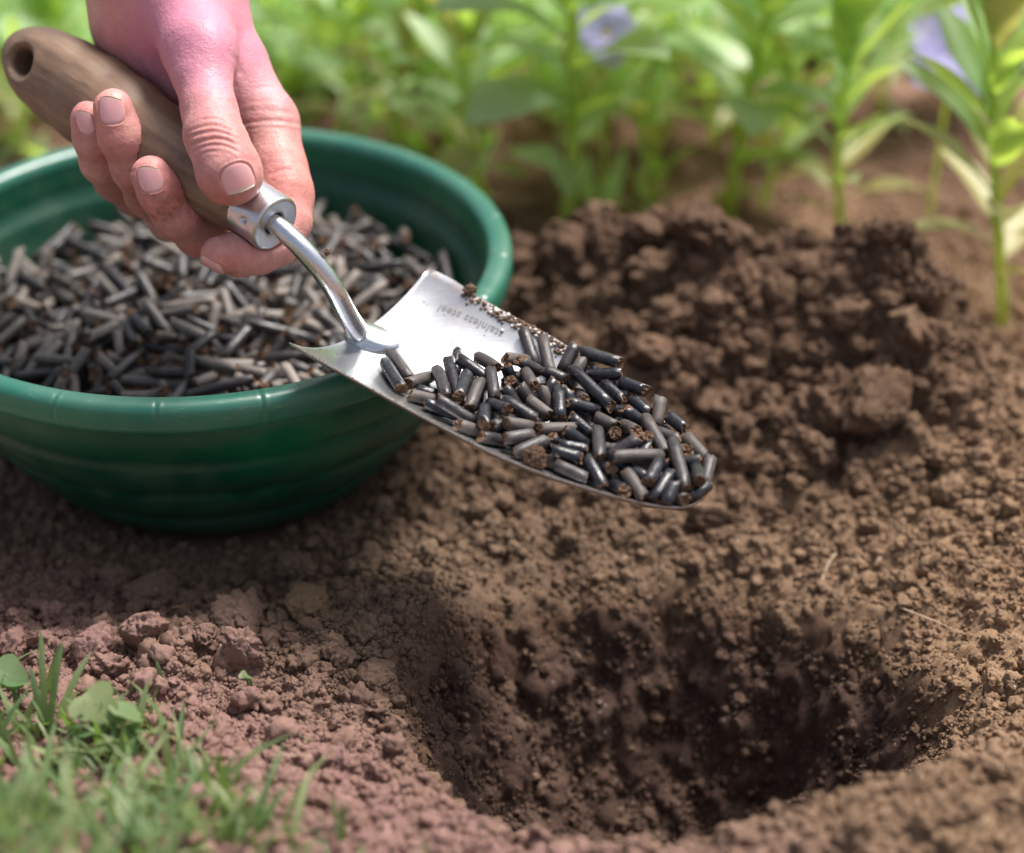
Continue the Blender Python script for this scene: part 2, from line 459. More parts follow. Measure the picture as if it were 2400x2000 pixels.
BOWL_PELLETS = [
    -196,-1013,528,-84,-16,52,180, -739,-435,475,-96,23,-14,80, -677,-138,502,69,-72,8,80, 174,136,549,43,-91,1,80, 861,563,531,-69,48,-54,240, -624,814,518,27,-45,-85,160,
    -354,247,533,-94,33,-10,120, -270,775,481,9,-98,15,120, -306,-859,518,74,-66,-10,200, -11,-756,494,-100,-6,-2,180, -34,906,467,-15,-97,19,110, -448,295,572,22,-5,-98,140,
    -165,-703,544,-14,83,-54,160, 436,114,531,-40,91,2,160, 557,-795,524,-21,36,-91,180, -651,-43,508,-33,-94,-7,110, 434,-673,513,-55,59,-59,100, 754,245,486,77,-63,-9,180,
    -129,-9,552,-9,-100,-1,140, -531,505,495,-64,75,-16,200, -81,926,470,-18,-98,10,160, -835,-310,511,14,97,-20,200, 119,-180,565,-44,83,35,110, -716,-57,498,-44,-89,-9,140,
    288,47,637,48,-22,85,130, -410,118,534,-99,-11,-9,90, -454,167,577,-36,93,-7,130, -155,682,520,37,82,-44,130, 108,-1003,488,49,53,-70,130, -572,460,514,81,8,58,90,
    595,-3,517,-77,64,7,120, -672,550,473,-71,-70,-1,110, -606,-526,506,27,-95,12,240, -234,525,540,41,-82,41,150, 70,819,529,-1,-98,19,180, -14,359,585,93,33,15,200,
    -653,-270,499,93,34,16,160, -631,-676,488,89,36,-27,120, 299,-835,617,-40,91,9,90, -201,1019,535,-87,-37,-33,100, 668,-707,472,40,90,-16,180, -741,-218,489,-34,-93,-10,150,
    -831,-170,504,83,53,-20,160, 921,-305,482,78,58,24,180, 486,-80,527,-98,-17,10,130, -108,80,598,44,-90,-2,240, 332,562,510,8,99,-14,180, -299,-499,518,-16,98,7,150,
    173,-487,525,13,-99,-10,140, -539,-817,483,34,-56,76,100, 623,474,577,91,26,31,240, 260,-261,565,71,-33,63,90, 963,-29,504,5,98,-21,110, -352,309,564,34,88,-34,240,
    53,936,486,86,37,-35,200, -194,-589,534,-65,-60,-46,130, 303,430,548,-34,92,20,200, -489,-786,565,-87,-15,-46,150, 644,-109,563,-98,-9,-18,200, -157,36,589,-34,85,-40,140,
    -61,-854,548,76,65,-2,90, -373,-758,486,91,41,7,240, 601,552,521,76,-46,47,160, -923,160,483,-23,-93,29,160, 486,775,513,-20,93,-30,120, 881,244,500,93,-8,35,130,
    723,-503,499,65,-73,19,160, -63,849,520,4,94,35,180, -580,247,574,43,66,-62,100, 643,604,585,-70,-14,70,240, -709,-71,553,74,-21,-64,80, 534,304,563,-57,81,11,120,
    602,89,537,1,-94,35,130, 707,705,575,-83,-40,-38,200, 1024,243,558,-9,-84,-54,90, -21,590,535,-79,-42,-45,80, -430,192,614,67,-70,-25,240, 680,-172,537,50,61,-62,140,
    -869,-278,586,-51,59,-63,140, 149,630,535,25,-96,-10,240, 256,357,571,-85,-10,52,90, -763,570,506,14,-98,14,90, 925,45,462,-11,-99,3,180, 364,271,574,-44,-85,-29,240,
    -622,-370,546,25,-97,-5,200, 962,-100,460,38,-93,1,110, 823,301,523,-47,-87,15,200, 273,159,568,-60,-30,-74,80, 40,651,532,-85,-2,-52,100, -788,-101,525,-84,24,-48,240,
    -35,-416,557,-90,29,34,150, -808,-573,550,18,60,-78,110, 227,645,595,17,-97,18,240, -611,304,503,-95,25,-15,200, -309,-178,583,9,74,-67,100, -537,-35,590,-14,-93,-35,150,
    -836,-587,508,-56,83,-3,160, -23,297,575,-86,-14,49,130, -448,30,574,-90,40,-19,200, -759,468,503,89,7,-45,130, 819,-368,517,-96,22,18,160, -54,397,600,4,-64,77,90,
    -49,150,586,80,-31,-52,140, 220,764,510,-93,36,-3,140, -542,32,522,-95,29,-9,80, 545,-246,567,62,78,-3,200, 427,561,575,47,-87,-12,240, 8,-315,562,42,82,-38,80,
    765,514,513,80,56,-21,130, -736,-773,590,62,-75,24,130, 622,-751,570,69,52,-51,100, -1009,371,616,-5,69,72,140, -969,-71,504,11,-83,-54,150, 515,581,585,-87,-37,-33,120,
    650,773,609,-41,89,-19,160, 415,-192,532,60,-79,-9,160, 290,-81,546,-76,64,4,80, 678,803,558,-81,54,-21,120, 506,380,620,81,-24,-54,180, 979,-382,558,-45,-87,-20,130,
    -980,107,531,-35,-93,5,100, 714,-257,491,-75,64,15,80, -246,-838,494,6,18,-98,90, 178,-380,557,78,-46,-43,130, 388,-52,574,43,73,53,140, 303,-859,564,-68,-72,-10,90,
    -42,-735,548,-54,48,-69,150, -62,-500,623,-99,-12,12,200, -668,559,551,29,-95,9,140, -196,-9,603,22,-2,97,100, -199,-786,532,99,13,6,140, 738,555,524,72,52,-47,130,
    -464,498,527,-46,71,-53,120, -607,206,540,61,-62,-49,110, -440,76,600,84,29,-46,120, -763,-286,551,10,89,44,160, -814,190,508,39,-83,-39,130, -616,368,539,-85,53,-3,150,
    -884,-358,590,-59,80,11,180, 295,657,543,96,29,-2,120, -574,-740,570,76,-3,-65,120, 167,993,487,-81,42,41,150, 985,208,575,-30,95,4,150, -185,-909,511,-20,96,18,140,
    -383,-216,613,-36,-93,11,240, 377,-631,549,43,-40,-81,90, -132,490,561,62,9,-78,110, 794,65,531,99,-14,5,120, 492,-488,614,91,-28,-29,180, -48,-297,554,-63,-76,16,80,
    -822,-240,555,-10,-99,5,120, -81,-1012,593,86,12,50,90, -167,-60,597,99,-7,13,240, 142,254,596,-12,-81,-57,180, -325,-950,605,-28,-43,86,90, -280,491,520,-77,63,-9,150,
    -578,167,568,63,77,10,160, -603,-797,610,-52,52,68,150, -204,-1041,588,-83,-10,55,200, -744,765,590,-59,-76,-29,120, 105,110,595,-94,13,32,110, -768,-197,528,33,94,9,100,
    -28,987,508,36,93,-3,100, 572,-19,563,-97,-16,-19,180, -321,820,498,63,-34,70,110, 278,-1022,577,50,49,-71,140, 784,331,537,54,84,-1,130, -7,520,597,-50,57,-65,130,
    918,-126,623,31,94,-13,240, 501,-657,559,-7,-100,4,160, -711,385,509,-31,-83,46,120, -468,386,565,-81,-58,-3,160, -914,-546,596,49,-87,6,240, 236,449,624,-18,98,-12,100,
    925,192,486,55,-24,80,90, 178,-895,512,-8,-96,-25,240, -351,-472,542,0,-91,-41,160, 42,701,555,-99,-6,10,110, -474,-393,531,12,11,-99,80, 14,-917,559,97,-5,-24,180,
    -1015,297,611,-7,-70,-71,180, -841,132,563,32,49,-81,110, 814,690,664,-15,96,-24,110, -705,476,531,-39,-86,33,80, -182,575,565,37,92,-9,90, -257,-622,574,-63,62,46,160,
    499,72,560,-10,87,-48,80, 783,-719,587,70,71,7,140, 804,-127,532,80,-59,-14,120, -720,-721,611,-24,-71,66,110, 279,-317,556,-23,29,-93,80, 911,-57,516,8,100,0,140,
    -895,286,486,-62,-18,-76,100, 79,-1067,612,52,-28,80,200, 427,286,620,95,20,-25,80, 681,-425,559,42,-72,55,240, 339,978,532,-86,-1,-51,160, 1058,78,585,2,98,20,200,
    -594,-84,532,92,-20,-35,80, 491,-798,526,-50,-86,8,240, -484,-906,558,-75,-31,58,150, -809,-697,599,-32,75,-59,180, 76,335,613,85,-22,-47,200, 973,143,526,59,-56,-58,140,
    -218,846,521,-96,25,-14,150, -311,-21,572,4,-89,-45,130, 151,-631,559,12,-92,-38,90, 416,401,620,82,-19,-54,150, -444,713,500,88,29,37,140, 860,201,519,95,-22,-20,80,
    2,111,604,-86,19,47,80, -365,-1016,646,-19,-27,94,240, 844,136,519,24,96,11,80, -829,322,524,3,97,-22,100, 15,25,614,-93,-7,37,180, -307,399,631,-3,-97,22,200,
    696,-357,549,66,-72,23,140, 797,531,567,75,-24,-61,240, 95,252,619,5,89,45,110, -899,-534,550,-48,87,-5,180, -632,274,585,71,0,70,80, 298,-19,570,-59,58,56,100,
    588,-706,591,91,34,-22,160, -394,-513,548,-6,-87,-49,200, 11,-979,568,6,-67,-74,80, 32,1036,599,-84,-25,-49,200, -552,872,526,-79,-7,61,140, 6,311,612,-87,28,41,130,
    -641,458,582,-77,-64,3,140, -577,584,568,-73,-57,38,200, -870,-432,633,100,2,-5,200, -232,1037,581,73,45,52,80, -91,269,638,-89,14,-43,120, 874,-254,505,41,-82,39,160,
    483,-176,593,-77,58,-28,200, 873,40,489,-20,-1,-98,80, -29,-113,617,-92,-29,25,140, -227,223,621,-52,68,-51,140, 403,-271,631,-33,-52,79,180, -597,430,544,-91,33,-25,180,
    213,1027,556,87,5,48,120, -672,-332,587,33,91,25,200, 3,813,610,-75,44,-50,180, 832,467,537,-75,24,61,120, 929,-401,653,-57,60,56,200, -133,408,660,74,39,55,200,
    213,151,576,5,-92,38,160, 490,637,621,34,-88,34,150, 521,174,664,-60,-56,-58,160, -607,504,518,88,22,42,100, 108,-575,591,-72,-61,-32,150, -712,-349,537,26,92,29,140,
    -228,967,557,63,56,54,200, 276,959,563,95,-8,29,130, -783,312,546,-6,-96,29,180, -365,570,572,50,-86,-10,180, 403,558,621,-97,8,-21,160, 869,-642,669,-59,-77,26,240,
    -973,269,544,74,-66,11,100, -348,907,619,94,-34,-9,240, 378,-993,580,82,47,-33,100, 343,-5,590,-14,82,-55,140, 507,-142,619,-88,14,45,160, 250,-451,584,-94,24,-24,140,
    705,443,595,91,12,-41,140, -33,702,500,28,95,-15,180, 310,-370,578,-74,-60,31,130, 428,-446,588,-96,-22,-19,200, -297,648,499,46,88,-10,110, -116,83,649,-12,-97,-21,120,
    566,383,642,-58,-79,20,180, -538,187,632,35,79,51,100, -84,1030,524,81,-27,-53,80, -743,85,493,-98,-16,-15,240, 327,339,660,92,-29,25,200, 775,-413,508,-91,41,-6,180,
    -680,364,568,-85,53,-3,240, 358,-733,527,-15,84,52,130, -960,324,542,65,-58,49,90, 211,-538,564,-23,-89,40,200, -187,-390,624,32,-84,43,180, -517,-214,553,-74,-53,41,140,
    1013,-269,551,47,75,47,90, -648,-545,527,-13,98,11,130, -478,717,538,79,52,32,110, -432,-907,588,-29,94,-16,200, 664,359,612,73,-63,26,140, 250,-972,563,45,36,-81,240,
    -918,441,559,79,23,-56,200, -1069,-147,627,35,-63,-69,180, -553,-145,564,-96,22,-16,240, -666,-768,602,-43,-29,86,240, -461,804,499,-93,-4,36,180, -453,-345,546,-94,7,33,140,
    -993,-240,605,-93,-11,-36,140, -655,-206,605,94,-8,32,150, 233,479,571,37,-92,12,140, -206,91,615,-94,28,-20,90, -491,-493,619,51,51,69,180, 669,560,585,93,29,-21,160,
    -276,515,566,40,-83,39,80, 390,-507,569,96,22,-15,100, -870,89,548,-98,15,11,90, 39,-380,608,22,90,-39,140, 232,-789,565,-63,-61,49,160, -542,375,602,-91,20,-37,120,
    633,-822,534,27,70,-67,80, 461,-44,591,1,97,-25,150, -71,-1046,555,-56,42,-71,150, -156,331,682,11,-94,-31,120, -267,625,533,74,56,-37,180, 14,-630,562,-4,98,17,240,
    -592,637,575,87,49,1,130, 322,927,536,94,-13,32,200, 697,183,547,-7,100,-3,240, 990,-154,591,-47,83,-29,240, -415,-235,664,50,87,-3,150, -676,52,541,-58,20,79,110,
    564,-94,616,55,-29,78,140, 314,-549,619,37,93,3,90, -861,12,591,-69,66,-30,130, -920,-414,587,-47,87,15,120, -846,409,541,-66,-50,-56,130, 151,785,607,-67,-74,-4,240,
    323,447,597,-29,-81,51,100, 454,-765,559,64,-66,39,160, -459,-844,509,-69,-9,72,120, 639,-290,588,40,83,37,240, -589,757,551,44,-72,-53,120, 1004,45,596,71,-1,71,240,
    -246,277,651,27,-85,46,160, 368,939,613,29,88,38,200, -497,-510,522,-76,51,41,120, 625,725,562,-73,-68,0,120, 31,-216,619,88,-43,22,240, -240,-253,708,-62,76,19,100,
    894,-8,591,27,95,-18,240, 715,401,624,69,-24,-69,200, 154,720,633,-72,-67,16,200, 327,-282,620,45,63,64,80, 26,-30,609,-94,-26,-23,120, 153,922,547,-70,-41,58,140,
    244,888,541,91,4,41,160, -685,133,550,76,65,6,160, 464,143,575,-13,88,-46,120, -459,-630,581,-18,95,27,200, -954,-126,532,63,-71,-32,150, -274,701,594,82,-44,-37,200,
    748,-435,594,73,-39,-56,180, -394,-708,540,-49,80,-34,180, -611,852,616,-96,13,24,120, -643,747,550,30,-74,60,90, -938,-146,580,-82,-35,46,130, -877,-11,549,-25,-83,50,160,
    241,-484,622,-92,40,-1,130, -548,-665,532,-59,-68,-44,130, 230,-154,660,30,64,70,110, -473,-926,612,7,-99,-15,110, -915,238,590,-29,-92,-27,90, 887,331,542,56,-21,-80,110,
    90,947,574,95,29,13,180, 827,-263,556,-35,79,50,80, 500,432,611,90,-25,-37,200, -831,581,581,42,53,74,100, -147,-255,655,51,72,-47,110, 63,-564,629,-63,-77,13,110,
    214,42,632,-68,68,26,90, -220,802,561,-17,-94,-30,240, -671,-613,560,-50,75,-43,140, 337,-180,616,-93,7,37,180, 357,-407,560,62,28,-73,110, 68,57,655,52,85,-6,180,
    23,863,617,12,36,-93,100, 219,839,544,89,-20,-41,180, 13,165,621,-90,-2,43,200, 65,836,584,-83,-32,-46,240, 166,-981,574,59,62,-52,120, 777,-755,630,-71,-70,-6,160,
    -378,-830,581,-58,81,-12,90, -233,-26,660,9,-45,-89,100, 225,-579,630,-87,45,20,90, 35,546,594,-50,55,-67,100, 787,391,624,-12,-97,23,150, 334,741,547,-83,54,17,160,
    -431,-433,619,37,-88,29,180, -499,-574,509,77,-60,-21,160, 453,233,605,69,41,60,140, 125,-637,635,-97,-11,-23,240, 195,298,598,5,-99,-11,130, -889,497,597,-69,69,21,150,
    531,-905,555,-90,-34,-29,130, -737,-648,555,92,-4,39,90, -11,-468,574,90,-28,-33,150, -32,81,668,-83,-52,21,200, 931,-327,593,60,-76,26,160, 658,113,636,81,39,44,200,
    40,767,585,89,44,12,110, -562,-480,573,-63,-43,-64,120, -345,527,619,-43,-90,7,240, -320,-604,553,10,99,14,240, 73,-864,574,-98,-2,-19,160, -734,173,577,4,-96,27,160,
    -829,182,574,-89,-9,44,130, 166,680,591,-9,97,-22,120, 777,169,511,60,-60,-53,120, -483,-226,587,15,-73,-67,140, 127,-493,575,-83,-55,-5,110, -646,45,583,-23,-96,-12,100,
    570,-435,607,-46,84,-28,240, -433,578,532,24,-68,-69,110, 411,-812,565,12,81,58,90, 62,243,660,-80,53,-28,130, 420,-61,626,65,65,40,160, -656,-199,552,76,-61,21,130,
    168,-194,644,-30,-66,-69,160, 140,785,557,92,39,1,80, 195,922,600,-96,3,27,120, 537,103,580,37,-92,13,150, -382,1004,617,-78,-47,-41,200, 393,-908,551,-74,65,14,150,
    -136,569,587,-34,-94,4,100, -176,761,545,-29,-70,-65,150, -113,-794,585,-17,-69,-70,110, -586,77,571,-49,-77,-40,160, 370,-791,548,-21,-86,-47,90, 697,647,583,-84,20,51,110,
    -295,-999,591,-42,-79,-44,90, 962,-258,570,-59,-54,-60,120, -39,435,630,-97,22,9,160, 173,-405,607,-92,-34,21,130, -760,657,582,63,-73,26,150, -381,-903,610,48,-87,-6,80,
    -136,-630,536,-18,85,-49,100, -490,-327,618,3,66,-75,130, -871,-497,577,-9,-56,83,90, 111,11,627,-64,43,64,80, 43,-894,615,24,94,25,100, -419,233,659,57,-79,-20,180,
    -432,-8,621,-93,3,-36,140, 13,-238,696,91,-18,-36,120, 176,-1052,590,-82,-35,45,140, 617,-84,600,19,-88,44,100, 668,557,638,-8,-97,21,150, 810,-501,673,-99,11,-5,240,
    308,-629,596,-1,-15,-99,80, -1074,-64,614,-37,-4,93,80, -882,224,555,24,95,22,200, 921,249,595,-34,-62,-71,150, -1027,80,603,-92,3,39,100, -487,-740,595,-95,-24,-20,90,
    -508,109,616,0,-43,-90,90, 674,212,594,-96,23,-17,200, -619,-171,583,88,-45,-18,130, -348,900,557,-69,72,3,160, -42,239,705,-29,-87,-40,130, 528,700,578,77,18,61,140,
    -702,716,584,-87,-33,38,80, 216,-706,613,51,84,-19,180, -937,-13,586,-9,-87,-49,140, 790,-624,674,15,-72,68,110, 561,791,577,-17,-95,-26,120, -846,-130,590,53,82,21,200,
    -470,502,587,83,1,56,160, 108,-745,596,-16,-98,8,180, -87,812,593,-67,66,-34,240, 109,540,661,-95,29,6,110, -25,-922,516,-4,99,-11,120, 279,1043,624,92,-33,-20,180,
    -139,-457,579,75,35,57,110, -1019,-142,639,21,63,-75,160, -439,-222,622,-40,-92,-3,120, -75,-567,561,-69,-16,-71,110, -530,561,586,-71,-64,-29,110, 533,-779,617,85,23,-47,90,
    95,-49,658,-27,79,55,200, -157,-514,584,-99,-3,13,240, -1064,130,633,35,19,-92,240, 960,-8,556,90,-31,-30,90, 113,-937,584,-54,81,23,80, -653,-638,516,98,11,16,90,
    -158,927,532,-90,-40,17,180, -829,508,550,-99,-9,-8,150, -64,-232,653,9,-99,9,150, 688,-332,614,-88,35,33,160, 86,1008,587,-78,-57,26,160, 368,107,605,91,7,-41,140,
    395,53,604,65,49,58,90, 490,-871,567,-73,-59,35,80, 648,229,638,-96,23,-17,140, -576,-539,597,64,38,66,140, -229,589,571,37,89,-27,100, 643,155,664,-43,-79,44,90,
    311,184,630,-52,-81,27,140, -803,-490,555,-68,-72,-10,130, 311,-947,556,42,50,-75,80, -526,635,618,86,50,11,120, -86,560,603,-34,-74,58,180, 786,-15,572,60,79,12,120,
    -462,426,606,54,-36,76,150, -528,904,570,73,-19,-66,100, -1022,191,578,88,-17,44,90, 189,583,624,-27,-85,-44,130, -317,-799,558,-81,-25,53,80, -763,569,562,-84,-28,46,80,
    -287,240,642,26,-82,50,100, 279,-762,601,-80,-46,39,160, -776,670,628,-55,-79,-25,110, 947,-204,570,73,4,-68,90, -122,-290,612,99,-12,-9,200, -956,184,555,59,-60,53,180,
    126,46,675,-64,49,60,150, -612,-689,579,-62,4,78,100, 389,-716,609,92,6,-38,180, 665,275,651,-98,17,3,120, -257,336,680,-90,-4,43,150, 222,208,610,-87,-13,47,180,
    870,405,639,53,-85,-2,150, -217,944,606,94,-6,-34,80, -697,-514,555,-44,75,-49,140, -237,-756,574,-69,23,-68,140, -3,-521,664,0,-71,-71,100, 384,-574,601,-96,-23,16,90,
    -115,921,579,-65,76,-2,140, 824,635,620,-78,61,15,240, 388,-348,596,48,-67,-57,100, 172,-727,577,-35,-94,-1,160, -393,370,543,61,65,45,100, 109,165,632,-87,37,32,180,
    -122,-100,683,-81,43,-39,200, -183,-937,565,90,6,-44,90, 63,-804,500,-1,16,-99,80, 806,587,560,-73,53,-43,150, -432,896,538,-75,45,-47,120, 650,862,627,-74,64,19,150,
    -69,343,676,-90,29,-31,120, 285,265,592,96,8,-28,80, -370,-683,574,-22,80,-55,180, 352,-212,654,95,1,-30,240, -765,-389,552,-51,-62,-59,150, -70,-821,589,-36,-90,23,100,
    -192,-707,597,-83,15,-53,240, 431,360,699,87,-24,43,120, 496,795,558,10,-94,32,140, 419,787,540,-91,-29,-30,100, -584,-51,605,16,90,40,140, -675,219,598,-56,82,-11,180,
    87,627,599,-82,51,25,160, 85,573,619,-93,36,10,130, -300,82,629,-42,89,-14,200, 419,-650,574,-67,-29,68,120, -398,-593,572,86,-26,44,140, -517,290,575,64,-54,-55,150,
    649,-508,574,70,-66,-29,80, -231,-212,671,28,-92,-28,110, -542,-311,608,1,95,30,240, 940,-509,595,52,85,12,80, 758,14,604,-66,26,-70,180, -46,654,603,-35,93,-5,180,
    858,-464,589,30,-81,51,180, 646,304,609,-72,66,19,140, 431,732,559,17,33,-93,100, -100,992,574,-81,56,16,100, 825,-329,596,47,83,31,200, 382,471,654,30,-64,70,140,
    542,476,619,49,48,-72,80, 488,528,679,-40,-83,-39,150, -486,-40,649,98,-16,7,140, -377,-19,539,-85,-52,-9,90, -751,-567,529,-13,74,66,80, 243,803,587,-20,-44,-87,120,
    -662,-455,588,-99,-11,-9,160, 236,-243,614,-52,-63,-57,90, -9,460,667,-61,70,-38,90, 450,-289,604,-34,-54,77,110, -742,35,555,62,-74,25,200, 330,619,629,11,-84,52,200,
    -535,-581,588,47,24,85,130, 753,-154,561,98,-14,16,80, 225,-319,589,-52,65,-56,150, 1039,-146,570,-37,-79,-50,240, 339,828,557,96,-29,-5,90, -467,642,572,15,-67,72,100,
    -743,473,585,100,7,3,100, 67,-110,657,-85,52,-9,200, 767,-192,600,-49,-69,-53,240, -171,58,672,-76,-42,-49,160, -16,-406,611,24,82,-51,120, -359,750,552,-82,56,9,200,
    958,-498,651,20,93,30,80, 199,146,657,-72,-20,66,180, 574,794,634,83,47,31,150, 547,259,670,-4,81,59,160, -609,-24,570,81,57,-15,130, -400,-375,607,-51,51,69,80,
    -233,149,694,-24,87,-43,100, -273,100,699,-50,68,53,150, -86,669,554,68,72,-12,110, -254,417,620,-9,81,-58,130, 481,-539,611,94,-33,-13,100, -1005,-204,638,-94,-24,-23,160,
    621,-192,647,-64,-74,20,240, -390,49,612,-82,-17,55,100, -639,604,634,-77,63,4,240, 431,-597,636,48,-80,-37,160, -618,-328,606,-35,-91,-21,160, 463,181,611,92,39,-1,110,
    -34,-593,542,-16,-92,36,120, -521,696,613,82,34,-46,120, 283,608,572,-13,72,68,120, -246,-938,598,-45,56,-69,90, 710,615,658,20,92,-33,120, 353,-921,597,98,-21,0,120,
    562,-629,647,97,21,7,80, 172,-318,602,36,-93,9,110, -340,-450,613,69,-16,-70,140, -179,-849,570,79,-58,-19,140, -391,337,580,72,59,37,80, 72,493,681,47,64,61,150,
    518,531,611,3,-32,-95,80, -795,-38,521,-29,-55,79,110, 676,-770,589,-16,-98,-14,130, -1026,0,600,-92,-5,39,120, 1,-817,579,2,-53,85,160, 137,72,625,60,46,65,90,
    -365,62,678,61,79,-6,200, -951,75,566,-34,-94,2,100, 564,-582,625,81,-6,-59,150, 81,-452,618,-22,-77,-60,80, -502,945,605,-52,13,84,140, 472,50,632,-56,69,46,180,
    793,-487,623,84,-52,-16,90, -40,-279,703,91,-29,-28,120, -169,445,662,77,56,30,140, 708,-274,622,39,-49,-78,200, -329,-264,622,-23,87,45,150, -316,1000,553,-92,-6,40,120,
    -869,405,594,-64,71,30,180, 436,715,635,92,28,27,200, 45,-811,623,12,41,-91,100, 715,352,673,95,-23,21,200, 303,864,620,85,-44,29,120, 18,-344,673,61,76,20,140,
    -345,792,595,93,29,-23,200, -934,367,560,-89,46,-2,130, 827,-103,578,15,99,0,160, 438,648,585,6,-52,85,200, -961,-329,631,-89,43,-18,200, -512,-675,585,-36,-70,-62,110,
    417,-386,637,99,-8,10,200, 228,986,593,-95,8,-29,90, -811,701,614,-55,-79,-25,240, -103,-913,573,-15,-12,-98,100, -400,-118,661,-95,31,10,200, 331,768,603,-19,-98,-8,100,
    663,46,580,20,-37,91,100, 508,660,665,97,-22,-8,240, -551,-129,617,10,98,15,80, 147,353,661,99,13,-11,150, -67,-20,685,-96,12,-24,200, -587,-866,610,-98,-4,18,130,
    -304,-68,655,-6,-78,62,130, 363,280,650,-49,59,-65,240, 90,-317,618,-62,26,74,100, -281,-452,630,40,92,3,200, -774,12,597,-36,92,-14,160, -1028,-313,666,-58,81,1,140,
    46,-152,681,-19,-72,-67,130, 421,838,571,43,-60,67,120, -829,323,611,79,-60,-15,110, -107,-966,556,-54,-15,-83,100, 215,-873,609,-44,-46,-77,100, -618,676,598,-67,-68,30,100,
    -692,298,628,-42,-63,66,120, 166,435,637,38,92,9,100, 226,-82,658,-99,-16,5,180, 123,405,674,-51,50,-70,150, -399,-286,697,-54,-83,11,150, 422,236,645,-62,-62,-48,240,
    340,16,634,19,-81,55,110, 60,-738,574,-5,91,40,110, 1012,383,635,-20,91,36,180, 766,-636,610,46,76,-47,180, -142,679,575,-52,-69,51,150, -1014,-40,627,73,-20,-65,120,
    -283,-276,679,34,-94,-2,130, -828,-371,621,-46,-36,81,180, 105,-751,541,28,-95,-16,160, -187,-162,689,59,-65,-48,150, -873,-112,629,59,77,25,110, 95,-490,658,94,-34,-2,180,
    12,-1043,599,17,-72,67,80, 87,173,700,74,-66,-10,80, -544,792,582,26,95,-15,160, -315,-372,604,77,32,-56,140, 554,-280,607,88,2,-48,110, 41,-987,618,78,49,-39,130,
    552,-330,618,76,-7,-65,110, -767,-542,599,-3,99,14,180, 166,-286,656,48,84,25,180, -120,-391,612,46,16,87,80, -364,441,575,-76,64,-11,110, 166,-37,647,92,33,23,80,
    -342,-74,618,68,-34,-65,90, -476,549,551,89,-36,26,120, 425,883,597,69,13,-72,130, 542,-673,614,-97,-24,-3,130, 477,-730,645,-90,-40,-20,240, -927,394,636,16,84,53,180,
    -228,-465,594,-97,0,-25,90, -44,-96,679,82,-47,33,150, 297,248,637,63,78,-1,80, -381,304,616,93,35,11,90, 936,-240,640,53,85,7,200, -150,149,693,13,74,-66,180,
    513,-880,615,72,-69,-11,150, -394,828,586,85,4,-53,120, 816,-558,624,91,-30,29,140, 104,-936,639,94,-8,-33,200, -333,222,646,28,-89,37,110, -33,-671,622,-23,-97,4,200,
    132,460,665,-46,49,-74,80, -478,828,576,-39,-91,-14,200, -483,-130,622,-53,50,-68,120, 794,121,567,25,93,-28,150, 677,-580,607,-71,-60,37,160, -86,-349,593,97,-25,-1,110,
    7,224,697,-18,-98,1,200, 534,-132,659,75,-57,-34,150, 863,-193,592,64,51,-57,180, 264,-710,582,-85,-39,-35,110, -179,-628,592,-80,-53,28,160, 262,714,557,-16,-49,-86,80,
    879,-434,623,-59,77,-24,140, 904,315,598,55,72,-42,160, 661,-474,616,21,-92,34,160, 561,-447,669,-13,-95,-29,160, -76,-656,593,-43,82,37,130, 602,-372,619,90,5,-44,140,
    -286,956,585,-18,93,32,150, -566,-414,632,-100,2,9,150, -328,-309,657,24,-88,-42,100, 485,942,572,87,-21,44,120, 554,415,683,-80,53,-26,150, 371,-968,626,-98,19,4,180,
    -379,681,545,-70,-21,-68,100, 483,870,613,-30,95,5,160, 541,869,617,38,-32,87,200, 712,-621,615,-66,-75,6,130, 359,176,653,-19,-87,-46,110, 249,76,655,-18,-74,65,100,
    367,653,651,43,-84,-33,140, 620,-371,669,-45,88,13,180, 972,395,602,80,37,-48,90, 563,136,659,-59,-67,-45,200, -343,650,530,-68,-19,-71,120, 893,113,531,-56,9,82,110,
    926,427,601,78,58,22,150, 86,-380,626,42,17,-89,80, -203,775,601,-11,91,39,150, -252,-403,580,96,28,0,80,
]

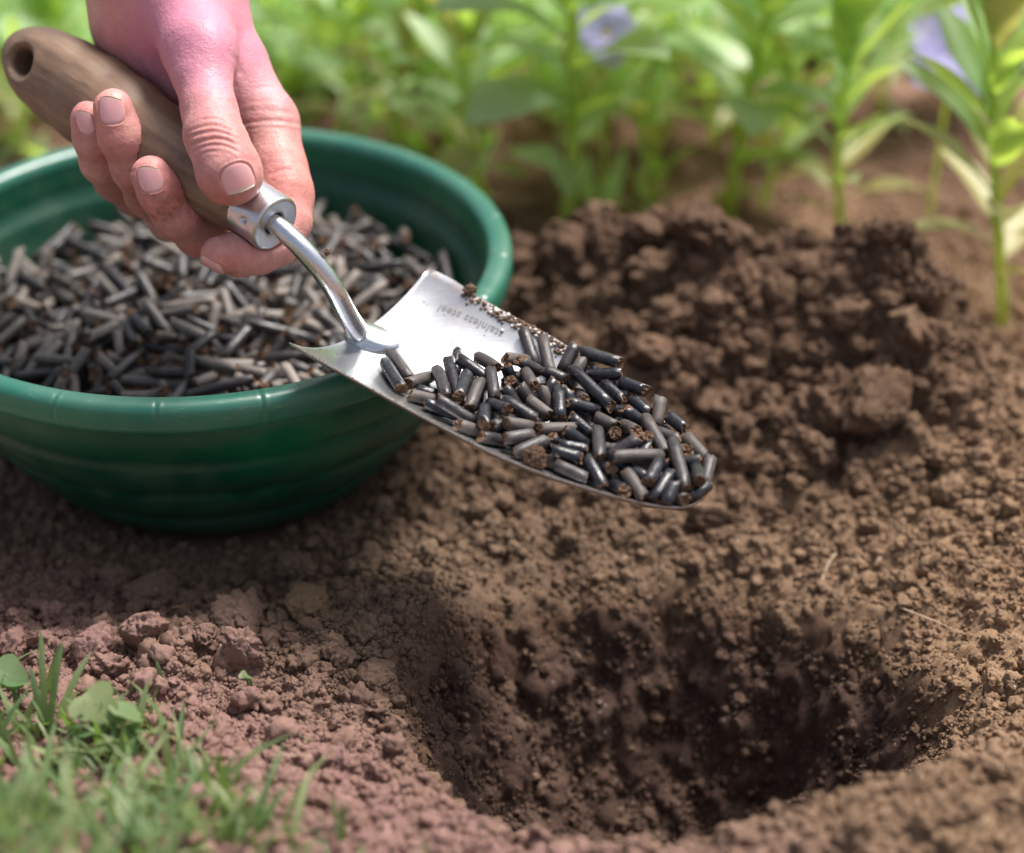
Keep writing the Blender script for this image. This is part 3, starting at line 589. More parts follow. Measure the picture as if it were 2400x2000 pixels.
# ================================================================== MATERIALS
class NT:
    """a short way to write node trees"""
    def __init__(s, name):
        s.m = bpy.data.materials.new(name); s.m.use_nodes = True
        s.t = s.m.node_tree; s.t.nodes.clear()
        s.out = s.t.nodes.new('ShaderNodeOutputMaterial')
    def n(s, typ, props=None, **ins):
        nd = s.t.nodes.new('ShaderNode' + typ)
        for k, v in (props or {}).items(): setattr(nd, k, v)
        for k, v in ins.items():
            s.set(nd, k, v)
        return nd
    def set(s, nd, key, v):
        key = {'Base': 'Base Color', 'Rough': 'Roughness', 'SSS': 'Subsurface Weight', 'SSSR': 'Subsurface Radius', 'SSSS': 'Subsurface Scale',
               'Spec': 'Specular IOR Level', 'Coat': 'Coat Weight', 'CoatR': 'Coat Roughness'}.get(key, key)
        sock = None
        if key.startswith('i') and key[1:].isdigit(): sock = nd.inputs[int(key[1:])]
        else: sock = nd.inputs[key]
        if hasattr(v, 'is_output') or isinstance(v, bpy.types.NodeSocket): s.t.links.new(v, sock)
        elif isinstance(v, bpy.types.Node): s.t.links.new(v.outputs[0], sock)
        else:
            if sock.type == 'RGBA' and len(v) == 3: v = (*v, 1)
            sock.default_value = v
    def noise(s, vec, scale, detail=4, rough=0.55, dist=0.0, kind='FBM'):
        nd = s.n('TexNoise', {}, Scale=scale, Detail=detail, Roughness=rough, Distortion=dist)
        if vec is not None: s.set(nd, 'Vector', vec)
        return nd.outputs[0]
    def ramp(s, fac, stops, interp='LINEAR'):
        nd = s.n('ValToRGB'); cr = nd.color_ramp; cr.interpolation = interp
        while len(cr.elements) < len(stops): cr.elements.new(0.5)
        for e, (p, c) in zip(cr.elements, stops):
            e.position = p; e.color = (*c, 1) if not np.isscalar(c) else (c, c, c, 1)
        s.set(nd, 'Fac', fac); return nd.outputs[0]
    def mix(s, fac, a, b, mode='MIX'):
        nd = s.n('Mix', {'data_type': 'RGBA', 'blend_type': mode})
        s.set(nd, 'i0', fac); s.set(nd, 'i6', a); s.set(nd, 'i7', b)
        return nd.outputs[2]
    def math(s, op, a, b=0.0, clamp=False):
        nd = s.n('Math', {'operation': op, 'use_clamp': clamp}); s.set(nd, 'i0', a); s.set(nd, 'i1', b); return nd.outputs[0]
    def rng(s, v, a, b, c=0.0, d=1.0):
        nd = s.n('MapRange', {}, i0=v); nd.inputs[1].default_value = a; nd.inputs[2].default_value = b; nd.inputs[3].default_value = c; nd.inputs[4].default_value = d
        return nd.outputs[0]
    def bump(s, h, strength=0.5, dist=0.001, nrm=None):
        nd = s.n('Bump', {}, Strength=strength, Distance=dist, Height=h)
        if nrm is not None: s.set(nd, 'Normal', nrm)
        return nd.outputs[0]
    def done(s, shader):
        s.t.links.new(shader.outputs[0], s.out.inputs[0]); return s.m

def soil_mat():
    t = NT('soil')
    geo = t.n('NewGeometry'); pos = geo.outputs['Position']
    sep = t.n('SeparateXYZ', {}, i0=pos)
    X, Y, Z = sep.outputs
    big = t.noise(pos, 9, 3)
    mid = t.noise(pos, 70, 5, 0.6)
    fine = t.noise(pos, 600, 6, 0.7)
    # dry crust: tan towards the right; a pink light cast painted in near left
    lr = t.math('ADD', t.rng(t.math('ADD', Y, t.math('MULTIPLY', X, 0.7)), -0.268, -0.188), t.math('MULTIPLY', t.math('SUBTRACT', big, 0.5), 0.8), True)
    tan = t.mix(t.rng(X, 0.0, 0.20), (0.195, 0.133, 0.090), (0.34, 0.215, 0.128))
    dry = t.mix(lr, (0.34, 0.195, 0.178), tan)
    far = t.rng(Y, 0.16, 0.34)
    dry = t.mix(far, dry, (0.29, 0.165, 0.125))
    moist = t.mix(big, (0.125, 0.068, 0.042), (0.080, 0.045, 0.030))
    # freshly dug, still moist: the heap and hole; pit shade painted in too
    at_w = t.n('Attribute', {'attribute_name': 'damp_shade', 'attribute_type': 'GEOMETRY'}).outputs['Fac']
    at_i = t.n('Attribute', {'attribute_name': 'damp_shade', 'attribute_type': 'INSTANCER'}).outputs['Fac']
    damp_shade = t.math('MAXIMUM', at_w, at_i)
    damp_shade = t.math('ADD', t.math('MINIMUM', damp_shade, 1.0), t.math('MULTIPLY', t.math('SUBTRACT', mid, 0.5), 1.1), True)
    col = t.mix(t.math('MINIMUM', damp_shade, 1.0), dry, moist)
    col = t.mix(t.math('MULTIPLY', t.math('SUBTRACT', t.math('MAXIMUM', at_w, at_i), 0.9, True), 1.5, True), col, (0.062, 0.035, 0.030))  # shade of the pit painted as a darker soil colour
    col = t.mix(t.ramp(fine, [(0.3, 0.0), (0.75, 1.0)]), t.mix(0.32, col, (0.05, 0.028, 0.02)), t.mix(0.12, col, (0.55, 0.40, 0.29)))
    rnd = t.n('Attribute', {'attribute_name': 'tone', 'attribute_type': 'INSTANCER'}).outputs['Fac']
    col = t.mix(t.math('MULTIPLY', rnd, 0.45), col, t.mix(mid, (0.40, 0.27, 0.18), (0.12, 0.065, 0.045)))
    # few pale mineral grains
    vor = t.n('TexVoronoi', {}, Vector=pos, Scale=420.0)
    grain = t.math('MULTIPLY', t.math('LESS_THAN', vor.outputs[0], 0.16), t.math('GREATER_THAN', t.n('SeparateColor', {}, i0=vor.outputs[1]).outputs[0], 0.93))
    col = t.mix(t.math('MULTIPLY', grain, 0.7), col, (0.60, 0.52, 0.46))
    b = t.bump(fine, 0.9, 0.0012)
    b = t.bump(t.noise(pos, 1900, 3, 0.7), 0.6, 0.0004, b)
    return t.done(t.n('BsdfPrincipled', {}, Base=col, Rough=0.95, Spec=0.12, Normal=b))

def green_plastic(name='green_plastic', base=(0.003, 0.058, 0.034), wear_glare=1.0):
    t = NT(name)
    tc = t.n('TexCoord').outputs['Object']
    geo = t.n('NewGeometry').outputs['Position']
    n1 = t.noise(tc, 35, 5, 0.65); 
    mp = t.n('Mapping', {}, i0=tc); mp.inputs[3].default_value = (1, 1, 9)
    n2 = t.noise(mp.outputs[0], 120, 4, 0.7)
    scr = t.ramp(n2, [(0.62, 0.0), (0.74, 1.0)])
    dust = t.ramp(n1, [(0.40, 0.0), (0.85, 1.0)])
    col = t.mix(t.math('MULTIPLY', dust, 0.34), base, (0.20, 0.25, 0.18))
    col = t.mix(t.math('MULTIPLY', scr, 0.20 * wear_glare), col, (0.35, 0.52, 0.42))
    # soil splashed on the foot of the wall
    sz = t.n('SeparateXYZ', {}, i0=tc).outputs[2]
    low = t.math('MULTIPLY', t.rng(sz, 0.020, 0.0), t.ramp(t.noise(tc, 90, 5, 0.7), [(0.42, 0.0), (0.62, 1.0)]))
    col = t.mix(t.math('MULTIPLY', low, 0.5), col, (0.17, 0.11, 0.075))
    rough = t.math('ADD', 0.34, t.math('MULTIPLY', dust, 0.25))
    b = t.bump(n2, 0.12, 0.0006)
    p = t.n('BsdfPrincipled', {}, Base=col, Rough=rough, Spec=0.5 if wear_glare < 2 else 0.7, Coat=0.0 if wear_glare < 2 else 0.45, CoatR=0.34, Normal=b)
    tr = t.n('BsdfTranslucent', {}, Color=(0.06, 0.62, 0.36, 1))
    return t.done(t.n('MixShader', {}, i0=0.20, i1=p, i2=tr))

def steel_mat(name, rough=0.28, base=(0.74, 0.75, 0.77), dirt=0.35, metal=1.0):
    t = NT(name)
    tc = t.n('TexCoord').outputs['Object']
    mp = t.n('Mapping', {}, i0=tc); mp.inputs[3].default_value = (1, 5, 5)
    n1 = t.noise(mp.outputs[0], 160, 5, 0.7)
    n2 = t.noise(tc, 55, 5, 0.7)
    sp = t.noise(tc, 700, 3, 0.6)
    d = t.math('MULTIPLY', t.ramp(n2, [(0.48, 0.0), (0.72, 1.0)]), dirt)
    sm_ = t.n('Attribute', {'attribute_name': 'smear', 'attribute_type': 'GEOMETRY'}).outputs['Fac']
    d = t.math('MAXIMUM', d, t.math('MULTIPLY', sm_, t.ramp(t.noise(tc, 230, 5, 0.75), [(0.44, 0.0), (0.60, 0.85)])))
    spk = t.ramp(sp, [(0.70, 0.0), (0.76, 1.0)])
    d = t.math('MAXIMUM', d, t.math('MULTIPLY', spk, dirt))
    b = t.bump(n1, 0.22, 0.0003)
    m = t.n('BsdfPrincipled', {}, Base=base, Metallic=metal, Rough=t.math('ADD', rough, t.math('MULTIPLY', n1, 0.16)), Normal=b)
    s = t.n('BsdfPrincipled', {}, Base=(0.34, 0.24, 0.17), Rough=0.9, Normal=t.bump(sp, 0.5, 0.0004))
    return t.done(t.n('MixShader', {}, i0=d, i1=m, i2=s))

def wood_mat():
    t = NT('wood')
    tc = t.n('TexCoord').outputs['Object']
    mp = t.n('Mapping', {}, i0=tc); mp.inputs[3].default_value = (0.10, 1, 1)
    g = t.noise(mp.outputs[0], 260, 6, 0.7, 0.4)
    w = t.noise(mp.outputs[0], 60, 4, 0.6, 0.8)
    bl = t.noise(tc, 40, 4, 0.6)
    col = t.ramp(t.math('ADD', t.math('MULTIPLY', g, 0.6), t.math('MULTIPLY', w, 0.4)), [(0.32, (0.085, 0.050, 0.033)), (0.5, (0.20, 0.125, 0.080)), (0.70, (0.32, 0.215, 0.145))])
    col = t.mix(t.ramp(bl, [(0.45, 0.0), (0.7, 0.55)]), col, (0.13, 0.085, 0.07))
    b = t.bump(g, 0.35, 0.0005)
    return t.done(t.n('BsdfPrincipled', {}, Base=col, Rough=t.math('ADD', 0.42, t.math('MULTIPLY', g, 0.2)), Spec=0.4, Normal=b))

def skin_mat():
    t = NT('skin')
    tc = t.n('TexCoord').outputs['Object']
    n1 = t.noise(tc, 30, 4, 0.6)
    n2 = t.noise(tc, 120, 4, 0.6)
    red = t.n('Attribute', {'attribute_name': 'flush', 'attribute_type': 'GEOMETRY'}).outputs['Fac']
    magenta_cast = t.n('Attribute', {'attribute_name': 'magenta_cast', 'attribute_type': 'GEOMETRY'}).outputs['Fac']
    grime = t.n('Attribute', {'attribute_name': 'grime', 'attribute_type': 'GEOMETRY'}).outputs['Fac']
    base = t.mix(t.ramp(n1, [(0.35, 0.0), (0.68, 1.0)]), (0.68, 0.36, 0.33), (0.56, 0.205, 0.205))
    base = t.mix(t.math('MULTIPLY', t.ramp(n2, [(0.4, 0.0), (0.8, 1.0)]), 0.35), base, (0.48, 0.22, 0.20))
    base = t.mix(red, base, (0.58, 0.19, 0.15))
    base = t.mix(t.math('MULTIPLY', magenta_cast, t.math('ADD', 0.55, t.math('MULTIPLY', n2, 0.6)), True), base, (0.58, 0.23, 0.33))  # magenta cast of the light painted into the skin colour
    base = t.mix(t.math('MULTIPLY', grime, t.ramp(t.noise(tc, 260, 4, 0.7), [(0.38, 0.1), (0.62, 1.0)])), base, (0.17, 0.085, 0.05))
    # skin relief: fine diamond cells and cross wrinkles
    v = t.n('TexVoronoi', {'feature': 'F1'}, Vector=tc, Scale=900.0)
    mp = t.n('Mapping', {}, i0=tc); mp.inputs[3].default_value = (1, 3.2, 3.2); mp.inputs[2].default_value = (0.2, 0.5, -0.5)
    wr = t.noise(mp.outputs[0], 230, 4, 0.6, 0.6)
    b = t.bump(v.outputs[0], 0.20, 0.0005)
    b = t.bump(wr, 0.26, 0.0009, b)
    return t.done(t.n('BsdfPrincipled', {}, Base=base, Rough=t.math('ADD', 0.40, t.math('MULTIPLY', n2, 0.2)), Spec=0.38, SSS=0.12, SSSR=(1.0, 0.35, 0.2), SSSS=0.004, Normal=b))

def nail_mat():
    t = NT('nail')
    fr = t.n('Attribute', {'attribute_name': 'free_edge', 'attribute_type': 'GEOMETRY'}).outputs['Fac']
    tc = t.n('TexCoord').outputs['Object']
    n = t.noise(tc, 300, 3)
    base = t.mix(t.math('MULTIPLY', n, 0.5), (0.80, 0.41, 0.41), (0.68, 0.29, 0.30))
    col = t.mix(t.rng(fr, 0.87, 0.93), base, (0.66, 0.50, 0.40))
    col = t.mix(t.math('MULTIPLY', t.rng(fr, 0.93, 1.0), 0.6), col, (0.35, 0.22, 0.12))
    col = t.mix(t.math('MULTIPLY', t.rng(fr, 0.10, 0.0), 0.5), col, (0.40, 0.17, 0.14))
    return t.done(t.n('BsdfPrincipled', {}, Base=col, Rough=0.22, Spec=0.8, Coat=0.7, CoatR=0.14, SSS=0.1, SSSS=0.002))

def pellet_mats():
    out = []
    for nm, end in (('pellet_side', 0), ('pellet_end', 1), ('pellet_dust_sheen_side', 2)):
        t = NT(nm)
        oi = t.n('ObjectInfo'); rnd = oi.outputs['Random']
        ri = t.n('Attribute', {'attribute_name': 'tone', 'attribute_type': 'GEOMETRY'}).outputs['Fac']
        tc = t.n('TexCoord').outputs['Object']
        rv = t.math('FRACT', t.math('ADD', rnd, ri))
        off = t.n('VectorMath', {'operation': 'ADD'}, i0=tc); t.set(off, 'i1', t.n('CombineXYZ', {}, i0=rv, i1=rv, i2=rv).outputs[0])
        n1 = t.noise(off.outputs[0], 420, 5, 0.7)
        n2 = t.noise(off.outputs[0], 1700, 3, 0.7)
        if end != 1:
            mp = t.n('Mapping', {}, i0=off.outputs[0]); mp.inputs[3].default_value = (0.15, 1, 1)
            st = t.noise(mp.outputs[0], 1500, 3, 0.6)
            dust = t.math('ADD', t.ramp(rv, [(0.0, 0.0), (0.45, 0.05), (0.75, 0.5), (1.0, 0.9)]), t.math('MULTIPLY', t.math('SUBTRACT', n1, 0.5), 1.1), True)
            dust = t.math('MULTIPLY', dust, 0.82)
            if end == 2: dust = t.math('ADD', t.math('MULTIPLY', dust, 0.9), 0.06, True)  # bowl pellets: sky highlights painted in as paler dust
            col = t.mix(dust, (0.011, 0.012, 0.018), t.mix(n2, (0.085, 0.066, 0.056), (0.17, 0.138, 0.118)) if end == 0 else t.mix(n2, (0.24, 0.20, 0.17), (0.46, 0.40, 0.34)))
            col = t.mix(t.ramp(n2, [(0.66, 0.0), (0.74, 0.6)]), col, (0.26, 0.15, 0.09))
            rough = t.math('ADD', 0.27, t.math('MULTIPLY', dust, 0.5))
            b = t.bump(st, 0.5, 0.0004); b = t.bump(n1, 0.3, 0.0004, b)
            out.append(t.done(t.n('BsdfPrincipled', {}, Base=col, Rough=rough, Spec=0.55, Normal=b)))
        else:
            col = t.ramp(n1, [(0.3, (0.04, 0.022, 0.014)), (0.5, (0.15, 0.088, 0.056)), (0.72, (0.30, 0.195, 0.13))])
            b = t.bump(n2, 1.0, 0.0006)
            out.append(t.done(t.n('BsdfPrincipled', {}, Base=col, Rough=0.9, Spec=0.2, Normal=b)))
    return out

def leaf_mat(name, a, b, trans, sheen=0.34, tmix=0.42):
    t = NT(name)
    oi = t.n('ObjectInfo'); rnd = oi.outputs['Random']
    ri = t.n('Attribute', {'attribute_name': 'tone', 'attribute_type': 'GEOMETRY'}).outputs['Fac']
    rv = t.math('FRACT', t.math('ADD', rnd, ri))
    tc = t.n('TexCoord').outputs['Object']
    n = t.noise(tc, 130, 3)
    col = t.mix(t.math('ADD', t.math('MULTIPLY', rv, 0.75), t.math('MULTIPLY', n, 0.3), True), a, b)
    p = t.n('BsdfPrincipled', {}, Base=col, Rough=sheen, Spec=0.8, Normal=t.bump(n, 0.3, 0.0008))
    tr = t.n('BsdfTranslucent', {}, Color=(*trans, 1))
    return t.done(t.n('MixShader', {}, i0=tmix, i1=p, i2=tr))

def plain(name, col, rough=0.7, var=0.3, scale=200, spec=0.4):
    t = NT(name)
    tc = t.n('TexCoord').outputs['Object']
    n = t.noise(tc, scale, 5, 0.65)
    c = t.mix(t.math('MULTIPLY', n, var), col, tuple(x * 0.35 for x in col))
    return t.done(t.n('BsdfPrincipled', {}, Base=c, Rough=rough, Spec=spec, Normal=t.bump(n, 0.4, 0.0006)))

M_SOIL = soil_mat()
M_PLASTIC = green_plastic()
M_RIM = green_plastic('green_rim_plastic', (0.015, 0.150, 0.104), 2.6)  # paler base and stronger streaks paint sky glare into the rim
M_BLADE = steel_mat('blade_steel', 0.24, dirt=0.26, base=(0.60, 0.61, 0.63))
M_SHANK = steel_mat('shank_steel', 0.20, dirt=0.05, base=(0.62, 0.64, 0.68))
M_FER = steel_mat('ferrule_steel', 0.22, dirt=0.14, base=(0.60, 0.62, 0.65))
M_WOOD = wood_mat()
M_SKIN = skin_mat()
M_NAIL = nail_mat()
_pm = pellet_mats()
M_PEL, M_PEL_DUST_SHEEN = _pm[:2], _pm[2]
M_DARKHOLE = plain('hole_shadow_wood', (0.05, 0.03, 0.02))
M_LEAF = leaf_mat('leaf_green', (0.07, 0.22, 0.085), (0.48, 0.62, 0.36), (0.75, 0.98, 0.14), sheen=0.34, tmix=0.44)  # pale end of the range paints sky reflection into the leaf tone
M_LEAFY = leaf_mat('leaf_yellowing', (0.25, 0.30, 0.08), (0.50, 0.45, 0.20), (0.62, 0.58, 0.15))
M_STEM = leaf_mat('stem_green', (0.42, 0.56, 0.18), (0.55, 0.62, 0.24), (0.8, 0.9, 0.15), tmix=0.5)
M_GRASS = leaf_mat('grass_blade', (0.045, 0.14, 0.045), (0.22, 0.25, 0.10), (0.32, 0.50, 0.08), sheen=0.6, tmix=0.3)
M_LAWN = leaf_mat('lawn_blade', (0.22, 0.42, 0.10), (0.42, 0.60, 0.18), (0.70, 0.95, 0.12), sheen=0.45, tmix=0.45)
M_PETAL = leaf_mat('petal_lilac', (0.48, 0.44, 0.84), (0.58, 0.54, 0.90), (0.5, 0.45, 0.9), sheen=0.6, tmix=0.35)
M_ROOT = plain('root_pale', (0.55, 0.42, 0.30), 0.7)
M_ROOTD = plain('root_brown', (0.30, 0.17, 0.09), 0.8)
M_GRAIN = plain('pale_grain', (0.72, 0.68, 0.64), 0.6, 0.2)

# ================================================================== THE GROUND
HC = np.array([0.055, -0.170])
HOLE_R = [(-180, .108), (-164, .094), (-144, .089), (-124, .092), (-101, .096), (-94, .089), (-68, .075), (-33, .089), (-13, .093), (6, .112), (29, .125), (55, .104), (82, .106), (108, .125), (138, .122), (162, .118), (180, .108)]
def hole_depth(x, y):
    dx, dy = x - HC[0], y - HC[1]
    ang = np.degrees(np.arctan2(dy, dx))
    a, r = zip(*HOLE_R)
    Rr = np.interp(ang, a, r)
    Rr = Rr * (1 + 0.07 * vnoise(ang / 24.0, ang * 0, seed=5) + 0.035 * vnoise(ang / 8.0, ang * 0, seed=6))
    q = np.hypot(dx, dy) / Rr
    gentle = smooth01((dy / (np.hypot(dx, dy) + 1e-6) + 0.75) / 0.9)      # far side slopes, near side is cut steep
    steep = 1 - smooth01((q - 0.62) / 0.42)
    soft = 1 - smooth01((q - 0.05) / 1.0)
    # a wide funnel with a deeper pit cut into its floor
    px_, py_ = x - 0.058, y + 0.175
    pr_ = np.hypot(px_ / 0.110, py_ / 0.099) * (1 + 0.10 * vnoise(x * 28, y * 28, seed=71) + 0.05 * vnoise(x * 70, y * 70, seed=72))
    pit = 1 - smooth01((pr_ - 0.40) / 0.64)
    return 0.050 * (steep * (1 - gentle) + soft * gentle) + 0.050 * pit, q
MOUNDS = [(.100, .085, .054, .075, .048, .10), (.172, .055, .050, .040, .046, 0), (.015, .105, .040, .050, .040, 0), (.10, .015, .022, .11, .055, 0),
          (.215, -.03, .016, .07, .07, 0), (-.17, -.215, .020, .11, .040, .2), (.26, -.15, .022, .09, .12, 0), (-.04, -.24, .016, .10, .035, 0), (.17, -.26, .018, .10, .04, 0),
          (-.10, -.29, .022, .16, .04, 0), (-.25, -.36, .092, .16, .088, 0), (.10, -.30, .026, .13, .055, 0), (.20, -.22, .012, .06, .05, 0), (-.10, -.145, .017, .13, .034, 0), (.125, -.250, .016, .065, .036, .25), (-.04, -.115, .010, .035, .04, 0)]
def macro(x, y):
    h = np.zeros_like(x) + 0.004 * fbm(x * 9, y * 9, seed=2, octs=3)
    for (cx, cy, hh, sx, sy, rot) in MOUNDS:
        c, s = math.cos(rot), math.sin(rot)
        u, v = (x - cx) * c + (y - cy) * s, -(x - cx) * s + (y - cy) * c
        h = h + hh * np.exp(-((u / sx) ** 2 + (v / sy) ** 2) ** 1.15)
    d, q = hole_depth(x + 0.006 * vnoise(x * 45, y * 45, seed=15) + 0.004 * vnoise(x * 110, y * 110, seed=16), y + 0.006 * vnoise(x * 45, y * 45, seed=17) + 0.004 * vnoise(x * 110, y * 110, seed=18))
    return h - d, q
def heapness(x, y):
    h = np.zeros_like(x)
    for (cx, cy, hh, sx, sy, rot) in MOUNDS[:4]:
        h = np.maximum(h, np.exp(-(((x - cx) / (sx * 1.15)) ** 2 + ((y - cy) / (sy * 1.25)) ** 2) ** 1.5))
    return h
def bowl_r(x, y):
    return np.hypot(x - BOWL_C[0], y - BOWL_C[1])
def soil_height(x, y, detail=True):
    h, q = macro(x, y)
    hp = heapness(x, y)
    inhole = smooth01((1.02 - q) / 0.25)
    if detail:
        nearm = smooth01((0.9 - np.hypot(x, y)) / 0.4)
        wx = x + 0.004 * vnoise(x * 60, y * 60, seed=31); wy = y + 0.004 * vnoise(x * 60 + 9, y * 60, seed=32)
        d = 0.0
        d = d + (0.55 * domes(wx, wy, 0.026, 11, 0.3, 0.7, 0.75)) * (0.80 * hp + 0.08 * (1 - inhole) + 0.42 * inhole)
        d = d + (0.70 * domes(wx, wy, 0.0125, 21, 0.25, 0.65, 0.72)) * (0.7 * hp + 0.45 * (1 - inhole) * (1 - hp) + 0.30 + 0.35 * inhole)
        d = d + (0.75 * domes(wx + .003, wy, 0.0062, 41, 0.25, 0.68, 0.8)) * 0.9
        d = d + (0.80 * domes(wx, wy + .002, 0.0034, 51, 0.3, 0.7, 0.85)) * 0.9
        d = d + (0.0036 * billow(x * 48, y * 48, seed=8, octs=6, gain=0.60) + 0.0015 * fbm(x * 60, y * 60, seed=9, octs=3)) * (0.55 + 1.5 * hp + 0.3 * inhole)
        d = d + 0.0095 * billow(x * 21, y * 21, seed=14, octs=4, gain=0.5) * hp
        h = h + (d * (1 - inhole) - 0.004) * nearm
    br = bowl_r(x, y)
    lim = outer_z(br * 1000) / 1000 - 0.004 + np.maximum(0, br - 0.122) * 5
    lim = np.where(br < 0.068, -0.0085, np.minimum(lim, -0.0075 + np.maximum(0, br - 0.068) * (0.30 + 1.2 * smooth01((br - 0.118) / 0.03))))
    h = np.where(br < 0.16, np.minimum(h, lim), h)
    return h
def damp_shade_at(x, y):
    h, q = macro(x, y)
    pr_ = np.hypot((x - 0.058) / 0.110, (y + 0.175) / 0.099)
    return np.clip(heapness(x, y) * 0.95 + 0.65 * smooth01((1.08 - q) / 0.4) + 1.5 * smooth01((1.02 - pr_) / 0.35), 0, 1.5)  # moist heap and hole, plus painted shade inside the pit

def axis_steps(lo, hi, step, far, grow=1.25):
    a = list(np.arange(lo, hi + step / 2, step))
    s = step
    while a[-1] < far: s *= grow; a.append(a[-1] + s)
    s = step; b = []
    x = lo
    while x > -far: s *= grow; x -= s; b.append(x)
    return np.array(b[::-1] + a)
gx = axis_steps(-0.345, 0.37, 0.00125, 60.0)
gy = axis_steps(-0.345, 0.24, 0.00125, 60.0)
GX, GY = np.meshgrid(gx, gy, indexing='ij')
GZ = soil_height(GX.ravel(), GY.ravel()).reshape(GX.shape)
nx_, ny_ = GX.shape
# inside the hole the crumbs stand out from the wall, not straight up
hx_, hy_ = np.gradient(GZ, gx, axis=0), np.gradient(GZ, gy, axis=1)
_, QQ = macro(GX.ravel(), GY.ravel()); QQ = QQ.reshape(GX.shape)
WH = smooth01((1.02 - QQ) / 0.25)
ih = WH > 0
nrm_ = np.stack([-hx_[ih], -hy_[ih], np.ones(ih.sum())], 1); nrm_ /= np.linalg.norm(nrm_, axis=1)[:, None]
px_, py_, pz_ = GX[ih], GY[ih], GZ[ih]
dd_ = 0.04 * domes3(px_, py_, pz_, 0.022, 211) + 0.16 * domes3(px_, py_, pz_, 0.010, 221) + 0.75 * domes3(px_, py_, pz_, 0.0052, 231)
dd_ = dd_ + 0.0030 * billow(px_ * 62, py_ * 55, pz_ * 55, seed=241, octs=6, gain=0.62)
dd_ = (dd_ * WH[ih])[:, None] * nrm_
GX, GY = GX.copy(), GY.copy()
GX[ih] += dd_[:, 0]; GY[ih] += dd_[:, 1]; GZ[ih] += dd_[:, 2]
# sideways jitter so that crumbs overhang a little
jit = smooth01((0.5 - np.hypot(GX, GY)) / 0.1)
JX = GX + jit * 0.0014 * fbm(GX * 150, GY * 150, GZ * 150, seed=91, octs=2)
JY = GY + jit * 0.0014 * fbm(GX * 150 + 7, GY * 150, GZ * 150, seed=92, octs=2)
V = np.stack([JX.ravel(), JY.ravel(), GZ.ravel()], 1)
I = np.arange(nx_ * ny_).reshape(nx_, ny_)
Fq = np.stack([I[:-1, :-1].ravel(), I[1:, :-1].ravel(), I[1:, 1:].ravel(), I[:-1, 1:].ravel()], 1)
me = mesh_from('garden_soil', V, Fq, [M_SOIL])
at_ = me.attributes.new('damp_shade', 'FLOAT', 'POINT')
at_.data.foreach_set('value', damp_shade_at(V[:, 0], V[:, 1]).astype(np.float32))
ground = tag(obj('ground', me), 'bare garden soil dug open into a hole, with a heap of moist soil behind it', kind='structure')
GZm = GZ
def ground_z(x, y):
    x = np.asarray(x, float); y = np.asarray(y, float)
    i = np.clip(np.searchsorted(gx, x) - 1, 0, nx_ - 2); j = np.clip(np.searchsorted(gy, y) - 1, 0, ny_ - 2)
    u = (x - gx[i]) / (gx[i + 1] - gx[i]); v = (y - gy[j]) / (gy[j + 1] - gy[j])
    return GZm[i, j] * (1 - u) * (1 - v) + GZm[i + 1, j] * u * (1 - v) + GZm[i, j + 1] * (1 - u) * v + GZm[i + 1, j + 1] * u * v

# crumbs -----------------------------------------------------------
def ico(sub):
    import bmesh
    bm = bmesh.new(); bmesh.ops.create_icosphere(bm, subdivisions=sub, radius=1.0)
    v = np.array([x.co[:] for x in bm.verts]); f = np.array([[q.index for q in p.verts] for p in bm.faces]); bm.free()
    return v, f
ICO2, ICO3, ICO4, ICO5 = ico(2), ico(3), ico(4), ico(5)
def clod_verts(base, seed, rough=0.3, squash=0.8, facet=0.0):
    v = base[0].copy()
    rs = np.random.RandomState(seed)
    o = rs.rand(3) * 50
    d = 1 + rough * (0.55 * fbm(v[:, 0] * 1.2 + o[0], v[:, 1] * 1.2 + o[1], v[:, 2] * 1.2 + o[2], octs=3, seed=seed, gain=0.5) + 0.75 * billow(v[:, 0] * 2.3 + o[0], v[:, 1] * 2.3 + o[1], v[:, 2] * 2.3 + o[2], octs=4, seed=seed + 5, gain=0.6))
    out = v * d[:, None]
    for k in range(5 if facet else 0):            # broken faces
        n = unit(rs.randn(3)); lim = rs.uniform(0.62, 0.85)
        s = out @ n
        out = out - np.maximum(s - lim, 0)[:, None] * n * facet
    out *= np.array([1, rs.uniform(0.75, 1.0), squash * rs.uniform(0.85, 1.1)])
    return out
crumb_src = []
for k in range(9):
    cm = mesh_from('crumb', clod_verts(ICO3, 100 + k, 0.52, 0.85, 0.7 if k % 2 else 0.0), ICO3[1], [M_SOIL])
    crumb_src.append(bpy.data.objects.new('crumb_source', cm))

